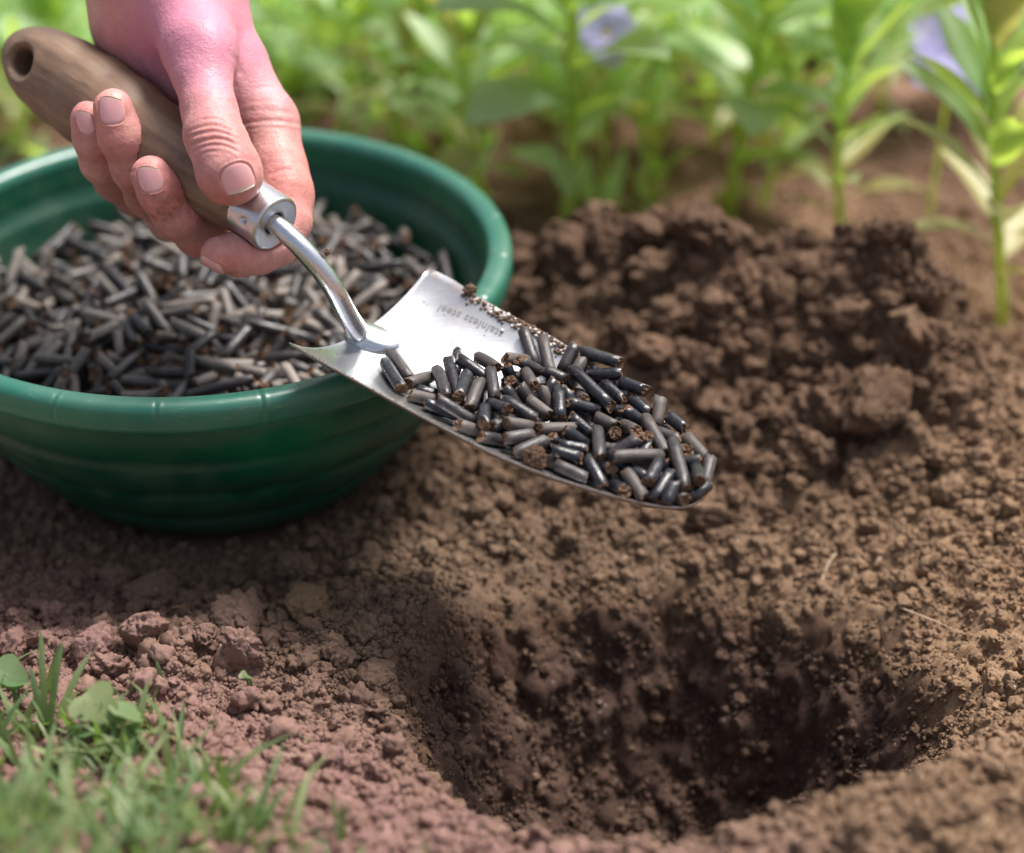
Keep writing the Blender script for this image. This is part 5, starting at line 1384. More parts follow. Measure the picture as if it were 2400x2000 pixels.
o = obj('soil_clod', mesh_from('soil_clod', clod_verts(ICO4, 900, 0.55, 0.9) * 0.0023, ICO4[1], [M_SOIL]), None, c2w(pb_)); tag(o, 'small brown crumb perched on the far rear corner of the blade', 'clod')
lump(767, 590, .6985, .0013, 'tiny brown crumb stuck on the bend of the trowel shank', 901)
o = obj('soil_clod', mesh_from('soil_clod', clod_verts(ICO4, 902, 0.5, 0.9) * 0.0036, ICO4[1], [M_SOIL]), None, c2w(blade_point(NS * 0.56, -0.76, 4.0))); a = o.data.attributes.new('damp_shade', 'FLOAT', 'POINT'); a.data.foreach_set('value', np.ones(len(o.data.vertices), np.float32)); tag(o, 'round brown soil crumb among the pellets at the near edge of the blade', 'clod')

# ================================================================== THE HAND
ST = 0.85
lo = np.array([cv(150, 0, 745)[0] - 8, -85.0, 640.0]); lo[1] = cv(0, 700, 700)[1]
hi = np.array([cv(780, 0, 745)[0] + 4, cv(0, -820, 745)[1], 800.0])
def new(): return Field(lo, hi, ST)
palm = new()
K = 15
def P3(px, py, d): return cv(px, py, d)
# forearm and wrist, coming down into the picture
palm.stroke(P3(330, -1000, 760), P3(372, -330, 760), 34, 29, K)
palm.stroke(P3(372, -330, 760), P3(384, -40, 752), 28, 25, K)
# heel and thenar mass along the handle
palm.stroke(P3(350, -30, 752), P3(345, 70, 752), 23, 19, K)
palm.stroke(P3(345, 50, 752), P3(455, 185, 744), 18, 14, 12)
# thumb metacarpal and its knuckle
palm.stroke(P3(415, -40, 738), P3(468, 118, 715), 21, 13.0, 13)
# back of the hand towards the index knuckle
palm.stroke(P3(455, -20, 748), P3(535, 140, 741), 18, 13.0, 14)
palm.stroke(P3(450, 60, 762), P3(585, 270, 765), 15, 13, 12)
palm.stroke(P3(430, 60, 765), P3(560, 330, 770), 16, 14, 12)
# web of skin between thumb and index
palm.ball(P3(533, 200, 733), (9, 14, 7), 8)
hand = palm
def chain(pts, k):
    f = new()
    for (a, ra), (b, rb) in zip(pts[:-1], pts[1:]):
        f.stroke(a, b, ra, rb, k)
    return f
# thumb
th = chain([(P3(466, 112, 712), 13.0), (P3(474, 175, 706), 10.6), (P3(492, 262, 698), 9.9), (P3(502, 318, 692), 10.6), (P3(517, 350, 689.5), 10.5), (P3(536, 398, 687.5), 10.9), (P3(546, 416, 687.5), 9.6)], 3.0)
th.ball(P3(484, 118, 704), (7.5, 8.5, 6.5), 5)
th.ball(P3(537, 408, 689), (11.4, 11.0, 9.0), 3.0)
hand.merge(th, 7.5)
# index finger: runs down behind the ferrule, hooks under it
ix = chain([(P3(556, 165, 742), 12.0), (P3(628, 290, 737), 11.6), (P3(652, 400, 729), 10.6), (P3(668, 455, 724), 10.4), (P3(672, 520, 719), 9.4)], 4.0)
hand.merge(ix, 7.0)
ix2 = chain([(P3(672, 520, 719), 9.0), (P3(648, 570, 713), 8.5), (P3(605, 592, 709), 8.0), (P3(560, 596, 705), 8.2), (P3(514, 596, 701), 6.7)], 2.2)
hand.merge(ix2, 2.0)
# middle
mi = chain([(P3(600, 330, 766), 12.5), (P3(590, 480, 758), 11), (P3(520, 560, 738), 10.0), (P3(470, 545, 726), 9.4), (P3(416, 502, 711), 9.0), (P3(378, 452, 704), 8.3), (P3(353, 412, 701), 7.3)], 3.0)
hand.merge(mi, 1.6)
# ring
ri = chain([(P3(540, 330, 775), 12), (P3(490, 470, 768), 11), (P3(405, 505, 752), 10), (P3(352, 452, 740), 9.4), (P3(318, 392, 721), 9.0), (P3(286, 322, 712), 8.4), (P3(266, 256, 709), 7.5)], 3.0)
hand.merge(ri, 1.6)
# little finger
li = chain([(P3(480, 300, 780), 11), (P3(410, 430, 775), 10), (P3(325, 455, 762), 9), (P3(272, 420, 751), 8.4), (P3(240, 380, 732), 8.2), (P3(222, 325, 722), 7.8), (P3(208, 280, 718), 6.9)], 2.6)
hand.merge(li, 1.4)
del palm, th, ix, ix2, mi, ri, li
# the handle, ferrule and shank press into the skin
Pg = np.stack(np.meshgrid(*hand.ax, indexing='ij'), -1)
tt = (Pg - HND_END) @ H_AX
m_ = (tt > -15) & (tt < H_LEN + 2)
q = Pg - HND_END - tt[..., None] * H_AX.astype(np.float32)
rr = np.sqrt((q * q).sum(-1))
tp, rp_ = zip(*HPROF)
prof = np.interp(tt, list(tp) + [H_LEN - FER_L + 1.2, H_LEN], list(rp_) + [10.9, 10.9])
tool = np.where(m_, rr - prof, 20)
hand.F = np.where(hand.F < 3, np.maximum(hand.F, -(tool - 0.25)), hand.F)
del Pg, q, rr
Vh_, Qh_ = surface_nets(hand.F.astype(np.float32), hand.lo, ST)
# keep the one connected body
def largest(V, Q):
    par = np.arange(len(V))
    lab = par.copy()
    e = np.vstack([Q[:, [0, 1]], Q[:, [1, 2]], Q[:, [2, 3]], Q[:, [3, 0]]])
    for _ in range(4000):
        m = np.minimum(lab[e[:, 0]], lab[e[:, 1]])
        new_ = lab.copy()
        np.minimum.at(new_, e[:, 0], m); np.minimum.at(new_, e[:, 1], m)
        new_ = new_[new_]
        if (new_ == lab).all(): break
        lab = new_
    u, c = np.unique(lab, return_counts=True)
    keep = lab == u[c.argmax()]
    mp = np.cumsum(keep) - 1
    Qk = Q[keep[Q[:, 0]]]
    return V[keep], mp[Qk]
Vh_, Qh_ = largest(Vh_, Qh_)
Vh_ = relax(Vh_, Qh_, 7)
P0 = np.array(c2w(P3(384, 20, 752)))
me = mesh_from('person', c2w(Vh_) - P0, Qh_, [M_SKIN])
person = obj('person', me, None, P0)
tag(person, 'bare pinkish hand gripping the wooden trowel handle, thumb laid along its top', 'person')
sub = person.modifiers.new('sub', 'SUBSURF'); sub.levels = 1; sub.render_levels = 1
bpy.context.view_layer.update()
me2 = bpy.data.meshes.new_from_object(person.evaluated_get(bpy.context.evaluated_depsgraph_get()))
person.modifiers.clear(); person.data = me2; me2.name = 'person'
nv = len(me2.vertices)
co = np.empty(nv * 3, np.float32); me2.vertices.foreach_get('co', co); co = co.reshape(-1, 3).astype(float)
no = np.empty(nv * 3, np.float32); me2.vertices.foreach_get('normal', no); no = no.reshape(-1, 3).astype(float)
wd = co + P0 - CAM
cx = np.stack([wd @ RT, wd @ UP, wd @ FW], 1) * 1000.0
nc = np.stack([no @ RT, no @ UP, no @ FW], 1)
upx = 1200 + cx[:, 0] / cx[:, 2] * FPX; upy = 1000 - cx[:, 1] / cx[:, 2] * FPX
face = np.clip(-nc[:, 2] * 1.6 + 0.2, 0, 1)
disp = np.zeros(nv)
def crease(pts, depth, width, r3=None, dlim=None):
    """a fold of the skin following a line; width and depth in mm"""
    global disp
    depth *= 0.62; width *= 1.15
    L_ = spline(pts, 30)
    mm = 6.35
    near = (upx > L_[:, 0].min() - 30) & (upx < L_[:, 0].max() + 30) & (upy > L_[:, 1].min() - 30) & (upy < L_[:, 1].max() + 30) & (nc[:, 2] < 0.35)
    if dlim: near &= (cx[:, 2] > dlim[0]) & (cx[:, 2] < dlim[1])
    ii = np.nonzero(near)[0]
    if not len(ii): return
    d = np.hypot(upx[ii][:, None] - L_[None, :, 0], upy[ii][:, None] - L_[None, :, 1])
    k = d.argmin(1); dm = d.min(1) / mm
    t = k / 29.0
    endf = np.clip(np.minimum(t, 1 - t) * 7, 0, 1) ** 0.7
    g = -depth * np.exp(-(dm / width) ** 2) + depth * 0.45 * np.exp(-((dm - 2.1 * width) / (1.2 * width)) ** 2)
    disp[ii] += g * endf
TD = (660, 712)
for pts, dep, w in [
    ([(438, 312), (470, 298), (505, 295), (540, 306), (553, 316)], .42, .50), ([(436, 326), (468, 314), (505, 309), (540, 318), (560, 332)], .55, .50),
    ([(441, 344), (470, 333), (505, 326), (538, 332), (562, 345)], .60, .55), ([(446, 360), (475, 345), (508, 340), (540, 347), (566, 362)], .45, .50),
    ([(470, 282), (500, 278), (535, 286)], .25, .45), ([(455, 372), (482, 358), (512, 354)], .25, .45)]:
    crease(pts, dep, w, dlim=TD)
for pts, dep, w in [
    ([(558, 292), (600, 286), (650, 284), (708, 292)], .40, .7), ([(560, 306), (600, 300), (660, 299), (705, 310)], .18, .6),
    ([(632, 412), (655, 400), (690, 398)], .55, .7), ([(640, 426), (662, 414), (696, 412)], .2, .5), ([(590, 210), (640, 205), (672, 214)], .15, .6),
    ([(575, 240), (625, 236), (685, 244)], .14, .6), ([(562, 262), (620, 258), (695, 266)], .16, .6), ([(552, 190), (552, 230), (549, 280)], .3, 1.2)]:
    crease(pts, dep, w, dlim=(690, 775))
for pts, dep, w in [
    ([(300, 60), (318, 130), (350, 190)], .30, .9), ([(330, 20), (342, 110), (368, 180)], .35, .9), ([(365, 60), (372, 130), (385, 195)], .40, .8),
    ([(385, 90), (386, 150), (400, 210)], .30, .7), ([(560, 80), (572, 130), (560, 180)], .30, 1.2), ([(530, 120), (560, 150), (566, 185)], .2, .8),
    ([(280, 40), (296, 110), (320, 160)], .2, .8)]:
    crease(pts, dep, w, dlim=(680, 760))
# knuckle lines on the folded fingers
for pts, dep, w, dl in [([(290, 400), (312, 402), (345, 385)], .28, .6, (695, 745)), ([(382, 510), (410, 500), (436, 478)], .25, .6, (695, 730)),
                        ([(238, 345), (262, 352), (300, 345)], .22, .6, (700, 740)), ([(560, 575), (566, 600), (560, 625)], .25, .6, (690, 725)), ([(595, 580), (600, 600), (596, 625)], .2, .6, (690, 725)),
                        ([(352, 368), (372, 376), (395, 392)], .2, .5, (690, 725))]:
    crease(pts, dep, w, dlim=dl)
# small undulation of flesh and tendons, fine cross-hatched relief
disp += 0.16 * fbm(cx[:, 0] * 0.11, cx[:, 1] * 0.11, cx[:, 2] * 0.11, seed=71, octs=3) + 0.05 * fbm(cx[:, 0] * 0.9, cx[:, 1] * 0.5, cx[:, 2] * 0.9, seed=72, octs=2)

# nails: first press a bed into the fingertip, then lay the nail into it
NAILS = [('thumb', (556, 415, 678), (.40, -.90, .02), (.12, .22, -1), 6.2, 4.5, 10.0),
         ('middle', (341, 422, 694), (-.22, .95, -.15), (-.72, .0, -.70), 3.6, 4.8, 7.8),
         ('ring', (252, 260, 702), (-.10, .98, -.12), (-.68, .05, -.73), 3.9, 5.1, 8.0),
         ('little', (196, 289, 712), (-.12, .97, -.10), (-.60, .05, -.80), 3.1, 4.3, 7.0),
         ('index', (500, 615, 700), (-.97, .10, -.15), (-.12, -.97, -.30), 4.4, 5.0, 7.4)]
bv = BVHTree.FromPolygons([tuple(v) for v in cx], [tuple(p.vertices) for p in me2.polygons])
nail_geo = []
for nm, (px, py, d), u, nn, hw_, hl_, cr_ in NAILS:
    C = cv(px, py, d); N = unit(nn); U = unit(np.array(u) - N * np.dot(u, N)); S = np.cross(N, U)
    base, _, _, _ = bv.ray_cast(Vector(C + N * 25), Vector(-N), 60)
    if base is None: continue
    base = np.array(base)
    # fit a smooth curved plate (constant curvature across, slight along) to the flesh under it
    g = 17; hgt = []; uv = []
    for a_ in np.linspace(-0.8, 0.8, 9):
        for b_ in np.linspace(-0.8, 0.8, 9):
            h, _, _, _ = bv.ray_cast(Vector(base + U * b_ * hl_ + S * a_ * hw_ + N * 12), Vector(-N), 30)
            if h is not None: uv.append((a_ * hw_, b_ * hl_)); hgt.append((np.array(h) - base) @ N)
    uv = np.array(uv); hgt = np.array(hgt)
    ok = hgt > -4
    A_ = np.stack([np.ones(len(uv)), uv[:, 0], uv[:, 1], uv[:, 0] ** 2, uv[:, 1] ** 2], 1)[ok]
    cf = np.linalg.lstsq(A_, hgt[ok], rcond=None)[0]
    cf[3] = min(cf[3], -0.055); cf[4] = max(min(cf[4], -0.004), -0.02)
    nail_geo.append((base, N, U, S, hw_, hl_, cf))
    def plate(s, t): return cf[0] + cf[1] * s + cf[2] * t + cf[3] * s * s + cf[4] * t * t
    r_ = cx - base; s_ = r_ @ S; t_ = r_ @ U; n_ = r_ @ N
    m = (np.abs(s_) < hw_ * 1.5) & (np.abs(t_) < hl_ * 1.5) & (np.abs(n_) < 6)
    e = np.sqrt((np.abs(s_[m]) / hw_) ** 2.6 + (np.abs(t_[m]) / hl_) ** 3.2 + 1e-9)
    w = 1 - smooth01((e - 0.86) / 0.22)
    tgt = plate(s_[m], t_[m]) - 0.55
    front = smooth01((t_[m] / hl_ - 0.75) / 0.2)
    cur = n_[m]
    dn = (tgt - cur) * w
    ridge = 0.38 * np.exp(-((e - 1.13) / 0.10) ** 2) * (1 - front)
    cx[m] += N * np.clip(dn + ridge, -1.5, 1.5)[:, None]
cx += nc * disp[:, None]
me2.vertices.foreach_set('co', (c2w(cx) - P0).astype(np.float32).ravel())
# where the skin is flushed or soiled, and where a magenta light cast is painted
def blob(px, py, rx, ry):
    return np.exp(-((upx - px) / rx) ** 2 - ((upy - py) / ry) ** 2)
flush = 0.55 * blob(500, 480, 60, 40) + 0.55 * blob(250, 300, 60, 110) + 0.55 * blob(380, 470, 80, 60) + 0.6 * blob(520, 610, 90, 40) + 0.55 * blob(690, 440, 60, 90) + 0.35 * blob(330, 90, 80, 120) + 0.25 * blob(500, 320, 70, 30)
magenta_cast = smooth01((330 - upy) / 260) * smooth01((upx - 255) / 90) * 0.95 + 0.3 * blob(470, 130, 90, 70)
grime = 0.8 * blob(380, 505, 22, 16) + 0.7 * blob(530, 640, 26, 8) + 0.35 * blob(410, 480, 40, 40) + 0.5 * blob(350, 450, 14, 20) + 0.35 * blob(300, 480, 40, 40) + 0.26
for nm, val in (('flush', flush), ('magenta_cast', magenta_cast), ('grime', np.where(upy > 230, grime, 0.04))):
    a = me2.attributes.new(nm, 'FLOAT', 'POINT'); a.data.foreach_set('value', np.clip(val, 0, 1).astype(np.float32))
me2.polygons.foreach_set('use_smooth', np.ones(len(me2.polygons), bool)); me2.update()
for (base, N, U, S, hw_, hl_, cf) in nail_geo:
    V = []; FR = []; g = 20
    for lay, off in ((0, -0.12), (1, -0.55)):
        for i in range(g + 1):
            for j in range(g + 1):
                a_ = 2 * i / g - 1; b_ = 2 * j / g - 1
                # square to rounded plate
                s = a_ * math.sqrt(1 - 0.5 * b_ * b_ * (0.85 if b_ < 0 else 0.55)); t = b_ * math.sqrt(1 - 0.5 * a_ * a_ * (0.95 if b_ < 0 else 0.75))
                s *= hw_ * 0.97; t *= hl_ * (0.97 if b_ < 0 else 1.06)
                z = cf[0] + cf[1] * s + cf[2] * t + cf[3] * s * s + cf[4] * t * t
                rim = max(abs(a_), -b_)
                z += off - (0.30 * max(0, (rim - 0.85) / 0.15) if lay == 0 else 0)
                V.append(base + U * t + S * s + N * z); FR.append((b_ + 1) / 2 - 0.05 * a_ * a_)
    n = (g + 1) ** 2; F = []
    for i in range(g):
        for j in range(g):
            a = i * (g + 1) + j
            F.append((a, a + g + 1, a + g + 2, a + 1)); F.append((n + a + 1, n + a + g + 2, n + a + g + 1, n + a))
    for i in range(g):
        a = i * (g + 1); b = a + g + 1
        F.append((a, n + a, n + b, b)[::-1]); F.append((a + g, b + g, n + b + g, n + a + g)[::-1])
        F.append((i, i + 1, n + i + 1, n + i)); k = g * (g + 1) + i; F.append((k + 1, k, n + k, n + k + 1))
    me = mesh_from('fingernail', c2w(np.array(V)) - P0, F, [M_NAIL])
    a = me.attributes.new('free_edge', 'FLOAT', 'POINT'); a.data.foreach_set('value', np.clip(FR, 0, 1).astype(np.float32))
    obj('fingernail', me, person)

# ================================================================== PLANTS
def leaf_geo(L, W, droop, cup, wide_at=0.5, nseg=9, seed=0):
    rs = np.random.RandomState(seed)
    V = []; F = []
    nc_ = 5
    for i in range(nseg + 1):
        t = i / nseg
        w = W * 0.5 * (math.sin(math.pi * min(1, t ** (math.log(0.5) / math.log(wide_at)))) ** 0.8 * 0.98 + 0.02)
        ang = 0.25 - droop * t
        x = L * (t - 0.12 * droop * t * t); z = L * (0.30 * t - 0.5 * droop * t * t)
        wave = 0.05 * W * math.sin(t * 9 + seed)
        for j in range(nc_):
            s = (j - 2) / 2
            V.append((x, w * s, z + cup * abs(s) ** 1.4 * w + wave * s))
    for i in range(nseg):
        for j in range(nc_ - 1):
            a = i * nc_ + j
            F.append((a, a + nc_, a + nc_ + 1, a + 1))
    return V, F
LEAVES = []
for k, (W, dr, cup, wa) in enumerate([(0.24, 0.35, 0.35, .5), (0.27, 0.75, 0.25, .55), (0.22, 0.15, 0.45, .5), (0.32, 0.95, 0.2, .58), (0.20, 0.5, 0.5, .45)]):
    v, f = leaf_geo(1.0, W, dr, cup, wa, seed=k)
    LEAVES.append([mesh_from('leaf', v, f, [m]) for m in (M_LEAF, M_LEAFY)])
def plant(name, px, py, h, nl, L, label, seed, lean=(0, 0), yellow=0.15, stem_r=0.0022, bend=0.01, first=0.10, wide=1.0, dark=0):
    rs = np.random.RandomState(seed)
    L *= 1.32; nl = int(nl * (2.1 if seed < 47 else 1.65)); stem_r *= 1.2; wide *= 1.2
    b = on_ground(px, py, 0.0)
    gz = float(ground_z(b[0], b[1])); b = np.array([b[0], b[1], gz - 0.003])
    root = empty(name, b, label=label, cat='plant', group='leafy seedlings in the flower bed')
    path = [np.array([lean[0] * t + bend * math.sin(3 * t + seed), lean[1] * t, h * t]) for t in np.linspace(0, 1, 9)]
    v, f = tube(path, np.linspace(stem_r, stem_r * 0.5, 9), 8)
    obj('stem', mesh_from('stem', v, f, [M_STEM]), root)
    az = rs.uniform(0, 6.28)
    for k in range(nl):
        t = first + (1 - first) * (k / max(1, nl - 1)) ** 0.85
        az += 2.39996 + rs.uniform(-.35, .35)
        p = np.array([np.interp(t, np.linspace(0, 1, 9), [q[c] for q in path]) for c in range(3)])
        el = -0.05 + 1.15 * t ** 0.9 + rs.uniform(-.2, .2)
        ll = L * (0.62 + 0.9 * t * (1.25 - t)) * rs.uniform(0.8, 1.15) * (0.75 if t > 0.93 else 1)
        yl = rs.rand() < yellow * (2.2 if t < 0.4 else 0.5)
        me = LEAVES[rs.randint(len(LEAVES))][1 if yl else 0]
        o = obj('leaf', me, root, p, (0, 0, 0))
        o.rotation_euler = (rs.uniform(-.25, .25), -el, az)
        o.scale = (ll, ll * wide * rs.uniform(0.85, 1.15), ll)
        if yl and t < 0.4: o['label'] = 'yellowing lower leaf'
    return root
PL_ = [
 # px, py, h, leaves, leaf length, yellow, stem radius, label, wide
 (2318, 772, .205, 19, .050, .40, .0024, 'nearest seedling, standing alone right of the heap, with yellow tipped lower leaves', 1.0),
 (1985, 590, .165, 17, .046, .15, .0024, 'seedling with an orange brown stem foot, left of the one with yellow tips', .95),
 (1748, 530, .215, 17, .066, .03, .0029, 'sturdy seedling with broad drooping green leaves behind the dark crest of the heap', 1.25),
 (1820, 505, .085, 9, .038, .9, .0018, 'low pale yellow seedling between the sturdy one and its right neighbour', 1.0),
 (1480, 570, .070, 8, .030, .6, .0014, 'small spindly seedling with orange dead leaves behind the left of the heap', 1.0),
 (1285, 560, .235, 18, .064, .12, .0034, 'tall thick stemmed seedling rising out of the picture just right of the bowl', 1.15),
 (1500, 400, .185, 16, .060, .08, .0024, 'seedling with long arching leaves between the two tallest', 1.0),
 (1135, 480, .120, 13, .046, .45, .0026, 'pale yellowish seedling right behind the right end of the bowl rim', 1.0),
 (955, 372, .125, 17, .046, .10, .0026, 'bright lime seedling with upright top leaves behind the bowl rim', 1.0),
 (1130, 330, .150, 15, .050, .05, .0024, 'seedling with a long dark leaf leaning left, behind the pale yellowish one', 1.0),
 (800, 330, .110, 15, .046, .15, .0022, 'bushy seedling right of the hand, close behind the bowl', 1.0),
 (700, 240, .120, 15, .046, .05, .0022, 'seedling partly hidden by the knuckles of the hand', 1.0),
 (1640, 330, .140, 14, .046, .05, .0022, 'seedling further back, seen between sturdy and arching seedlings', 1.0),
 (1880, 330, .130, 14, .044, .05, .0022, 'narrow leaved seedling further back, left of the bare red soil', .85),
 (2090, 270, .150, 16, .046, .02, .0022, 'upright bright seedling in the back row, left of the bigger lilac flower', .8),
 (1420, 270, .130, 14, .044, .03, .0022, 'seedling under the smaller lilac flower', 1.0),
 (850, 190, .110, 14, .044, .02, .0022, 'back row seedling above the bowl, right of the hand', 1.0),
 (1030, 200, .120, 14, .044, .02, .0022, 'back row seedling behind the bright lime one', 1.0),
 (1250, 190, .130, 14, .046, .02, .0022, 'back row seedling behind the tall thick stemmed one', 1.0),
 (1560, 190, .120, 14, .046, .02, .0022, 'back row seedling, second left of the upright bright one', 1.0),
 (1770, 190, .120, 14, .046, .02, .0022, 'back row seedling, first left of the upright bright one', 1.0),
 (2330, 250, .150, 14, .046, .03, .0022, 'back row seedling at the right side, behind the bigger lilac flower', 1.0),
 (40, 330, .060, 12, .036, .35, .0020, 'low seedling under the end of the wooden handle', 1.0),
 (70, 170, .090, 14, .044, .05, .0022, 'seedling behind the end of the wooden handle', 1.0),
 (180, 200, .060, 12, .040, .10, .0020, 'seedling in the gap between wooden handle and wrist', 1.0),
 (640, 150, .100, 13, .044, .02, .0022, 'back row seedling directly right of the wrist', 1.0),
]
for k, (px, py, h, nl, L, ye, sr, lab, wd_) in enumerate(PL_):
    plant('seedling', px, py, h, nl, L, lab, 40 + k, yellow=ye, stem_r=sr, wide=wd_, lean=((-0.01, 0.0, 0.012)[k % 3], 0.0), first=0.16 if k < 9 else 0.08)

# lilac flowers
def petal_geo():
    V = []; F = []
    for i in range(9):
        t = i / 8
        w = 0.52 * math.sin(math.pi * min(1, t ** 0.75)) ** 0.6 if t < 1 else 0.0
        w = max(w, 0.06)
        for j in range(7):
            s = (j - 3) / 3
            V.append((t, w * s, 0.10 * math.sin(t * 3) + 0.05 * s * s - 0.12 * t * t + 0.02 * math.sin(7 * s + 5 * t)))
    for i in range(8):
        for j in range(6):
            a = i * 7 + j; F.append((a, a + 7, a + 8, a + 1))
    return mesh_from('petal', V, F, [M_PETAL])
PETAL = petal_geo()
def flower(px, py, d, r, label, seed, tiltx=0.9):
    rs = np.random.RandomState(seed)
    c = at(px, py, d)
    gz = float(ground_z(c[0], c[1] + 0.01))
    root = empty('flower', c, label=label, cat='flower', group='lilac flowers in the bed')
    fr = Matrix.Rotation(tiltx, 4, 'X') @ Matrix.Rotation(rs.uniform(-.4, .4), 4, 'Y')
    for k in range(5):
        o = obj('petal', PETAL, root)
        o.matrix_basis = fr @ Matrix.Rotation(k * 2 * math.pi / 5 + rs.uniform(-.1, .1), 4, 'Z') @ Matrix.Rotation(-0.15, 4, 'Y') @ Matrix.Scale(r, 4)
    v = clod_verts(ICO3, seed, 0.1) * r * 0.12
    obj('centre', mesh_from('centre', v, ICO3[1], [plain('flower_yellow', (0.75, 0.55, 0.08), 0.6)]), root)
    p = spline([(0, 0.001, 0), (0.002, 0.012, -(c[2] - gz) * 0.4), (0, 0.010, gz - c[2] - 0.004)], 10)
    v, f = tube(p, 0.0012, 7)
    obj('stem', mesh_from('stem', v, f, [M_STEM]), root)
flower(1420, 82, .98, .019, 'smaller lilac flower at the top, between two tall seedlings', 1)
flower(2236, 128, .985, .027, 'bigger lilac flower behind the seedling with yellow tips', 2)
flower(868, 40, 1.32, .018, 'faint pale lilac flower far back above the bowl', 3)

# ------------------------------------------------------------------ grass
def blades(name, x, y, h, w, mat, label, seed, lean=0.6, seg=4, curl=0.8):
    rs = np.random.RandomState(seed)
    n = len(x)
    az = rs.uniform(0, 6.28, n); ln = rs.uniform(0.1, 1, n) * lean
    face = az + rs.uniform(-0.6, 0.6, n) + math.pi / 2
    z0 = ground_z(x, y) - 0.001
    V = np.zeros((n, seg + 1, 2, 3), np.float32)
    for i in range(seg + 1):
        t = i / seg
        bend = ln * (t + curl * t * t)
        cx_ = x + np.cos(az) * h * bend * 0.55; cy_ = y + np.sin(az) * h * bend * 0.55
        cz = z0 + h * t * (1 - 0.28 * ln * t)
        ww = w * 0.5 * (1 - t ** 2.2) * (0.8 + 0.4 * t)
        for s, sg in ((0, -1), (1, 1)):
            V[:, i, s, 0] = cx_ + np.cos(face) * ww * sg; V[:, i, s, 1] = cy_ + np.sin(face) * ww * sg; V[:, i, s, 2] = cz + 0.15 * ww
    b = (np.arange(n) * (seg + 1) * 2)[:, None]
    q = np.concatenate([np.stack([b[:, 0] + 2 * i, b[:, 0] + 2 * i + 1, b[:, 0] + 2 * i + 3, b[:, 0] + 2 * i + 2], 1) for i in range(seg)])
    me = mesh_from(name, V.reshape(-1, 3), q, [mat])
    a = me.attributes.new('tone', 'FLOAT', 'POINT'); a.data.foreach_set('value', np.repeat(rs.rand(n), (seg + 1) * 2).astype(np.float32))
    return tag(obj(name, me), label, kind='stuff')
rs = np.random.RandomState(8)
# near grass, at the left foot of the picture
n = 21000
x = rs.uniform(-0.40, 0.08, n); y = rs.uniform(-0.42, -0.14, n)
z = ground_z(x, y)
dd = np.stack([x, y, z], 1) - CAM; dep = dd @ FW; u = 1200 + dd @ RT / dep * FPX; v = 1000 - dd @ UP / dep * FPX
edge = np.interp(u, [-600, 0, 150, 330, 470, 620, 800, 1000, 1300], [1560, 1590, 1590, 1680, 1780, 1940, 2060, 2150, 2300])
pr_ = np.clip((v - edge + 40) / 160, 0, 1) ** 1.3 * np.clip(0.35 + 0.9 * vnoise(x * 45, y * 45, seed=19), 0.06, 1)
k = rs.rand(n) < pr_
x, y = x[k], y[k]
blades('grass', x, y, rs.uniform(0.008, 0.028, len(x)), rs.uniform(0.0016, 0.0042, len(x)), M_GRASS, 'short grass growing along the near left edge of the bed', 1, lean=1.2)
def tuft(px, py, pts, wpx, label, seed):
    """a few broad blades of one grass plant; pts: tips in the photograph"""
    b = on_ground(px, py, 0.02); b = on_ground(px, py, float(ground_z(b[0], b[1])))
    b = np.array([b[0], b[1], float(ground_z(b[0], b[1])) - 0.002])
    root = empty('grass_tuft', b, label=label, cat='grass tuft')
    db = pix(b)[2]
    rs = np.random.RandomState(seed)
    for (tx, ty, dz) in pts:
        tip = at(tx, ty, db + dz) - b
        mid = tip * 0.55 + np.array([0, 0, 0.25 * np.linalg.norm(tip)]) * 0.35
        C_ = spline([(0, 0, 0), mid, tip], 9)
        V = []; F = []
        side = unit(np.cross(tip, [0.2 * rs.uniform(-1, 1), 1, 0.2]))
        for i, c in enumerate(C_):
            t = i / 8; w = wpx / FPX * db * 0.5 * (math.sin(math.pi * (0.12 + 0.88 * t)) ** 0.6 if t < 1 else 0.02)
            for s in (-1, 0, 1):
                V.append(c + side * w * s + np.array([0, -0.25 * w * (1 - abs(s)), 0]))
        for i in range(8):
            for j in range(2):
                a = i * 3 + j; F.append((a, a + 3, a + 4, a + 1))
        obj('blade', mesh_from('blade', V, F, [M_GRASS]), root)
tuft(110, 1740, [(95, 1470, .0), (148, 1500, -.004), (70, 1560, .004), (215, 1525, .01), (130, 1600, 0), (180, 1620, .003)], 17, 'tallest upright grass tuft at the left edge of the picture', 1)
tuft(90, 1900, [(-20, 1650, .01), (60, 1690, -.005), (190, 1760, .0), (20, 1750, 0), (130, 1690, .006)], 15, 'bluish grass tuft low in the left corner', 2)
tuft(385, 1620, [(365, 1545, .0), (410, 1580, .004)], 12, 'two thin green blades sticking up between pink clods', 3)
tuft(420, 1930, [(330, 1790, .0), (400, 1770, .005), (470, 1800, -.003), (520, 1760, .0)], 13, 'bright green tuft right of the corner grass', 4)
tuft(800, 2010, [(780, 1860, .0), (810, 1880, -.004), (735, 1900, .0)], 12, 'small green tuft at the bottom edge, right of the grass', 5)
tuft(560, 2020, [(500, 1880, .0), (560, 1860, .004), (620, 1850, .0), (640, 1930, .0)], 13, 'olive tuft at the bottom edge next to the lone small one', 6)
